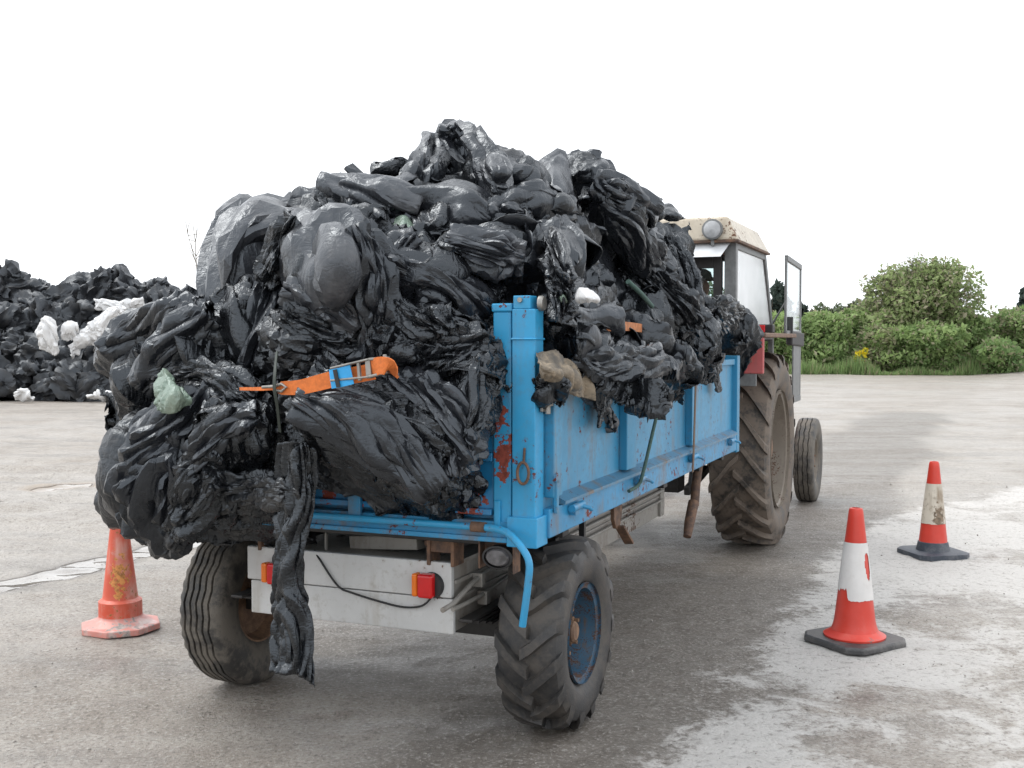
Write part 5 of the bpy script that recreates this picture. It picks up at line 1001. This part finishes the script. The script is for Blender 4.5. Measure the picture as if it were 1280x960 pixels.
wsheet('white sheet lying flat on the ground at the foot of the far heap', [(108, 497), (125, 494), (142, 496), (162, 500)], 29.9, [3, 7, 6, 3])
wsheet('small white scrap on the ground at the heap foot, leftmost of all', [(18, 497), (26, 492), (34, 494), (42, 499)], 29.9, [3, 8, 6, 2])
flush_pieces()

# ------------------------------------------------------------------ vegetation
def mat_leaf(name, dark, light, dry):
    n = NT(name); a = n.attr('tone'); a2 = n.attr('dry')
    c = n.mix(a, dark, light); c = n.mix(a2, c, dry)
    n.out(c, .6, spec=.3); tl = n.n('BsdfTranslucent'); n.l(c, tl.inputs[0]); mx = n.n('MixShader'); mx.inputs[0].default_value = .45
    n.l(n.b.outputs[0], mx.inputs[1]); n.l(tl.outputs[0], mx.inputs[2]); n.l(mx.outputs[0], n.t.nodes['Material Output'].inputs[0]); return n.m
LEAF = dict(haw=mat_leaf('hawthorn_leaf', (.18, .24, .10), (.35, .43, .19), (.38, .33, .25)), hedge=mat_leaf('hedge_leaf', (.17, .26, .10), (.34, .45, .18), (.36, .32, .23)),
            bramble=mat_leaf('bramble_leaf', (.13, .22, .085), (.26, .37, .14), (.30, .27, .18)), pine=mat_leaf('conifer_needles', (.032, .052, .045), (.06, .085, .07), (.07, .08, .06)),
            far=mat_leaf('distant_leaf', (.10, .14, .08), (.17, .21, .12), (.18, .17, .13)), gorse=mat_leaf('gorse_flower', (.60, .48, .02), (.72, .6, .04), (.2, .3, .05)), grass=mat_leaf('verge_grass', (.17, .26, .10), (.30, .42, .17), (.38, .34, .22)))
def leaves(name, blobs, n, size, mat, parent=None, dry=.15, asp=1.7, seed=1, up=0.):
    g = np.random.default_rng(seed); vol = np.array([b[3] * b[4] * b[5] for b in blobs]) ** .7; w_ = vol / vol.sum(); id_ = g.choice(len(blobs), n, p=w_)
    B_ = np.array(blobs)[id_]; d = g.normal(size=(n, 3)); d /= np.linalg.norm(d, axis=1, keepdims=True); rad = g.uniform(.25, 1, n) ** .42
    P = d * rad[:, None]; clump = wav(P * B_[:, 3:6] / B_[:, 3:6].mean(), .9, seed + 3) + .6 * wav(B_[:, :3] + P * B_[:, 3:6], .55, seed + 4); P *= (1 + .16 * clump)[:, None]
    keep = clump > g.uniform(-2.0, -.2, n); P = B_[:, :3] + P * B_[:, 3:6]; P = P[keep]; clump = clump[keep]; n = len(P)
    a = g.normal(size=(n, 3)); a[:, 2] += up; a /= np.linalg.norm(a, axis=1, keepdims=True); t = g.normal(size=(n, 3)); b2 = np.cross(a, t); b2 /= np.linalg.norm(b2, axis=1, keepdims=True)
    s_ = size * g.lognormal(0, .35, n)[:, None]; a = a * s_ * asp * .5; b2 = b2 * s_ * .5
    V = np.stack([P - a, P + b2 * .9, P + a, P - b2 * .9], 1).reshape(-1, 3); V[:, 2] = np.maximum(V[:, 2], .02); F = np.arange(4 * n).reshape(n, 4)
    o = np_mesh(name, V, F, mat, False); tn = np.clip(.45 + .28 * clump + g.normal(size=n) * .2, 0, 1).repeat(4); set_attr(o, 'tone', tn); set_attr(o, 'dry', (g.uniform(size=n) < dry).astype(float).repeat(4) * .8)
    if parent: o.parent = parent
    return o
def trunk(b, base, h, r, nb, spread, seed, rec=2):
    g = np.random.default_rng(seed)
    def grow(p, d, l, r, k):
        pts = [np.array(p, float)]; dd = np.array(d, float)
        for i in range(5): dd = dd + g.normal(size=3) * .13; dd /= np.linalg.norm(dd); pts.append(pts[-1] + dd * l / 5)
        b.tube(pts, list(np.linspace(r, r * .45, 6)), 6 if k else 5)
        if k:
            for j in range(nb): i = g.integers(2, 6); nd = dd + g.normal(size=3) * spread; nd[2] = abs(nd[2]) * .7 + .25; grow(pts[i], nd / np.linalg.norm(nd), l * g.uniform(.45, .75), r * .5, k - 1)
    grow(base, (0, 0, 1), h, r, rec)
def bush(name, label, cat, px, pyt, D_, wpx, leafk, n, size, seed, group=None, nblob=7, dry=.15, full=False, lowz=0., base_y=None, twigs=0):
    c = at_d(px, 425, D_); kpx = D_ / FPX; h = CAM_H + (425 - pyt) * kpx; wd = wpx * kpx / 2; g = np.random.default_rng(seed)
    root = empty(name, (c[0], c[1], 0), 0, label=label, cat=cat, group=group); bl = []
    for i in range(nblob):
        t = i / max(1, nblob - 1); zc = h * (g.uniform(.25, .74) if i else .62); xr = wd * (1 - .5 * zc / h) ; bl.append((g.uniform(-1, 1) * xr * .75, g.uniform(-.6, .6) * wd, zc, wd * g.uniform(.34, .52), wd * g.uniform(.34, .5), min(h - zc, h * g.uniform(.22, .34)) * .95))
    bl.append((0, 0, h * .58, wd * .72, wd * .6, h * .40)); bl.append((0, 0, h * .28, wd * .95, wd * .7, h * .28))
    leaves('crown', bl, n, size, LEAF[leafk], root, dry=dry, seed=seed)
    b = MB(); trunk(b, (0, 0, -.05), h * .45, max(.05, h * .022), 4, .55, seed); b.build('trunk', M['bark'], root, smooth=60)
    if twigs:
        b = MB()
        for i in range(twigs):
            an = g.uniform(0, 6.283); el = g.uniform(.15, 1.5); d0 = np.array([math.cos(an) * math.cos(el), math.sin(an) * math.cos(el) * .8, math.sin(el)])
            p0 = np.array([0, 0, h * .52]) + d0 * np.array([wd, wd, h * .40]) * .75; pts = [p0]; dd = d0 + g.normal(size=3) * .35
            for k in range(4): dd = dd + g.normal(size=3) * .25; pts.append(pts[-1] + dd / np.linalg.norm(dd) * .30)
            b.tube(pts, [.016, .013, .010, .007, .004], 4)
        b.build('twigs', M['bark'], root)
    return root
GH = 'bushes in the hedge along the far side of the yard'
bush('hawthorn_tree', 'big rounded hawthorn tree rising above the hedge on the right', 'tree', 1146, 318, 57, 150, 'haw', 46000, .115, 31, nblob=15, dry=.26, twigs=240)
for i, (lab, px, pyt, D_, wpx, k, n, dr) in enumerate((
    ('dense green hedge bush right beside the tractor door', 1022, 386, 56, 72, 'hedge', 7500, .1), ('olive hedge bush between the door bush and the big hawthorn', 1068, 384, 57.5, 66, 'hedge', 7500, .2),
    ('low brownish bush under the left side of the big hawthorn', 1096, 404, 55, 60, 'hedge', 5000, .45), ('green bush filling the foot of the big hawthorn', 1150, 402, 54.5, 72, 'hedge', 7000, .12),
    ('green bush against the right flank of the big hawthorn', 1212, 388, 56, 66, 'hedge', 6500, .15), ('straw-tinged hedge bush third from the right picture edge', 1252, 384, 57, 62, 'hedge', 6000, .35),
    ('hedge bush cut by the right picture edge', 1296, 376, 56, 70, 'hedge', 6500, .25), ('hedge bush glimpsed through the tractor cab', 950, 388, 57, 90, 'hedge', 5000, .15), ('hedge bush behind the cab rear window', 880, 386, 58, 90, 'hedge', 5000, .15))):
    bush('hedge_bush', lab, 'bush', px, pyt, D_, wpx * 1.5, k, int(n * 2.4), .115, 40 + i, GH, nblob=7, dry=dr)
bush('bramble_clump', 'bright green bramble clump low at the right edge of the yard', 'bramble', 1250, 424, 53, 74, 'bramble', 5000, .12, 61, nblob=6, dry=.2)
bush('bramble_clump', 'narrow leafy clump at the hedge foot right of the big hawthorn', 'bramble', 1196, 438, 53.5, 46, 'bramble', 2500, .12, 62, nblob=5, dry=.25)
c = at_d(1075, 425, 53.6); root = empty('gorse_plant', (c[0], c[1], 0), 0, label='small yellow flowering plant at the foot of the hedge', cat='plant')
leaves('flowers', [(0, 0, .85, .30, .25, .32), (.25, 0, 1.15, .2, .2, .2)], 170, .085, LEAF['gorse'], root, dry=.1, seed=5); leaves('foliage', [(0, .05, .5, .4, .3, .5)], 500, .1, LEAF['hedge'], root, seed=6)
bush('conifer', 'dark conifer standing far behind at the right picture edge', 'tree', 1288, 350, 95, 46, 'pine', 7000, .24, 70, nblob=6, dry=.05)
bush('broadleaf_tree', 'grey-green tree seen between cab and open door', 'tree', 974, 350, 105, 34, 'pine', 5000, .24, 71, nblob=7, dry=.1)
bush('broadleaf_tree', 'dark rounded tree just right of the open door frame', 'tree', 1002, 372, 105, 20, 'pine', 2500, .22, 72, nblob=5, dry=.1)
GF = 'hazy trees behind the hedge'
for i, (lab, px, pyt, wpx) in enumerate((('pale distant tree showing over the hedge nearest the door', 1024, 378, 36), ('pale distant tree in the middle of the row behind the hedge', 1050, 377, 42), ('pale distant tree partly behind the hawthorn', 1082, 372, 44), ('pale distant tree seen through the cab rear window', 888, 356, 60), ('pale distant tree behind the cab side', 935, 362, 60))):
    bush('broadleaf_tree', lab, 'tree', px, pyt, 130, wpx, 'far', 4500, .30, 80 + i, GF, nblob=6, dry=.2)
# rough grass at the foot of the hedge
g = np.random.default_rng(77); N_ = 15000; gx = g.uniform(6, 34, N_); edge_y = np.interp(gx, [6, 14, 24, 27, 34], [53.2, 53.0, 52.4, 56, 60]); gy = edge_y + g.exponential(.6, N_) + .25 * np.sin(gx * 1.7); hg = g.uniform(.10, .6, N_) ** 1.3 * (1.2 + .6 * np.sin(gx * .9) + .5 * np.sin(gx * 2.3 + 1)); an = g.uniform(0, 3.14, N_); lean = g.normal(size=(N_, 2)) * .12
V = np.stack([np.stack([gx - .03 * np.cos(an), gy - .03 * np.sin(an), 0 * gx], -1), np.stack([gx + .03 * np.cos(an), gy + .03 * np.sin(an), 0 * gx], -1), np.stack([gx + lean[:, 0], gy + lean[:, 1], hg], -1)], 1).reshape(-1, 3)
o = np_mesh('verge_grass', V, np.arange(3 * N_).reshape(-1, 3), LEAF['grass'], False); set_attr(o, 'tone', g.uniform(0, 1, N_).repeat(3)); set_attr(o, 'dry', (g.uniform(size=N_) < .18).astype(float).repeat(3)); tag(o, 'rough green grass along the foot of the hedge', 'grass', kind='stuff')
# bare tree behind the heap
c = at_d(262, 425, 46); root = empty('bare_tree', (c[0], c[1], 0), 0, label='thin leafless tree behind the far heap beside the hood sheet', cat='tree')
b = MB(); g = np.random.default_rng(9)
for k in range(9):
    p = [np.array([g.uniform(-.2, .2), g.uniform(-.2, .2), 0.])]; dd = np.array([g.normal() * .10, g.normal() * .10, 1.])
    for i in range(10): dd = dd + g.normal(size=3) * .07; dd /= np.linalg.norm(dd); p.append(p[-1] + dd * g.uniform(.55, .72))
    b.tube(p, list(np.linspace(.05, .014, 11)), 5)
    for j in range(9):
        i = g.integers(4, 11); q = [p[i]]; d2 = dd + g.normal(size=3) * .5; d2[2] = abs(d2[2])
        for m_ in range(4): d2 = d2 + g.normal(size=3) * .2; d2 /= np.linalg.norm(d2); q.append(q[-1] + d2 * .22)
        b.tube(q, [.018, .016, .014, .011, .008], 4)
b.build('trunk', mat_rust('pale_bark', (.30, .27, .23), (.19, .17, .14), .9), root, smooth=60)

# ------------------------------------------------------------------ the driver
hp_ = T(-.58, 5.10, 0); dr = empty('person', (hp_[0], hp_[1], 1.40), ROTZ - math.radians(35), label='driver in a flat cap sitting in the tractor cab, looking to the right', cat='person')
def skinned(name, vs, es, rs, mat, parent, sub=2):
    me = bpy.data.meshes.new(name); me.from_pydata(vs, es, []); o = bpy.data.objects.new(name, me); col.objects.link(o); o.parent = parent; me.materials.append(mat)
    sk = o.modifiers.new('skin', 'SKIN'); sk.use_smooth_shade = True
    for i, r_ in enumerate(rs):
        d_ = me.skin_vertices[0].data[i]; d_.radius = (r_, r_) if not isinstance(r_, tuple) else r_; d_.use_root = (i == 0)
    ss = o.modifiers.new('sub', 'SUBSURF'); ss.levels = sub; ss.render_levels = sub; return o
vs = [(0, 0, .08), (0, .02, .28), (0, .03, .46), (0, .03, .56), (0, .05, .63), (0, .065, .72), (0, .06, .80), (0, .155, .70),
      (-.19, .02, .47), (-.24, .08, .24), (-.14, .32, .20), (.19, .02, .47), (.24, .08, .24), (.14, .32, .20), (-.1, .05, .06), (-.13, .45, .08), (-.13, .5, -.32), (.1, .05, .06), (.13, .45, .08), (.13, .5, -.32), (-.13, .62, -.36), (.13, .62, -.36)]
es = [(0, 1), (1, 2), (2, 3), (3, 4), (4, 5), (5, 6), (5, 7), (2, 8), (8, 9), (9, 10), (2, 11), (11, 12), (12, 13), (0, 14), (14, 15), (15, 16), (16, 20), (0, 17), (17, 18), (18, 19), (19, 21)]
rs = [.14, .14, .15, .06, .065, .095, .075, .018, .06, .045, .035, .06, .045, .035, .085, .065, .05, .085, .065, .05, .04, .04]
body = skinned('body', vs, es, rs, M['skin'], dr)
skinned('coat', [vs[i] for i in (0, 1, 2, 8, 9, 10, 11, 12, 13)], [(0, 1), (1, 2), (2, 3), (3, 4), (4, 5), (2, 6), (6, 7), (7, 8)], [.165, .165, .172, .075, .06, .05, .075, .06, .05], M['coat'], dr)
b = MB().lathe([(.001, .875), (.06, .870), (.10, .845), (.112, .805), (.104, .79)], 24, 'z', (0, .05, 0)); b.add([(-.09, .11, .795), (.09, .11, .795), (.07, .205, .775), (-.07, .205, .775), (-.09, .11, .807), (.09, .11, .807), (.07, .205, .783), (-.07, .205, .783)], [(0, 1, 2, 3), (7, 6, 5, 4), (0, 4, 5, 1), (1, 5, 6, 2), (2, 6, 7, 3), (3, 7, 4, 0)])
b.build('cap', M['cap'], dr, smooth=50)
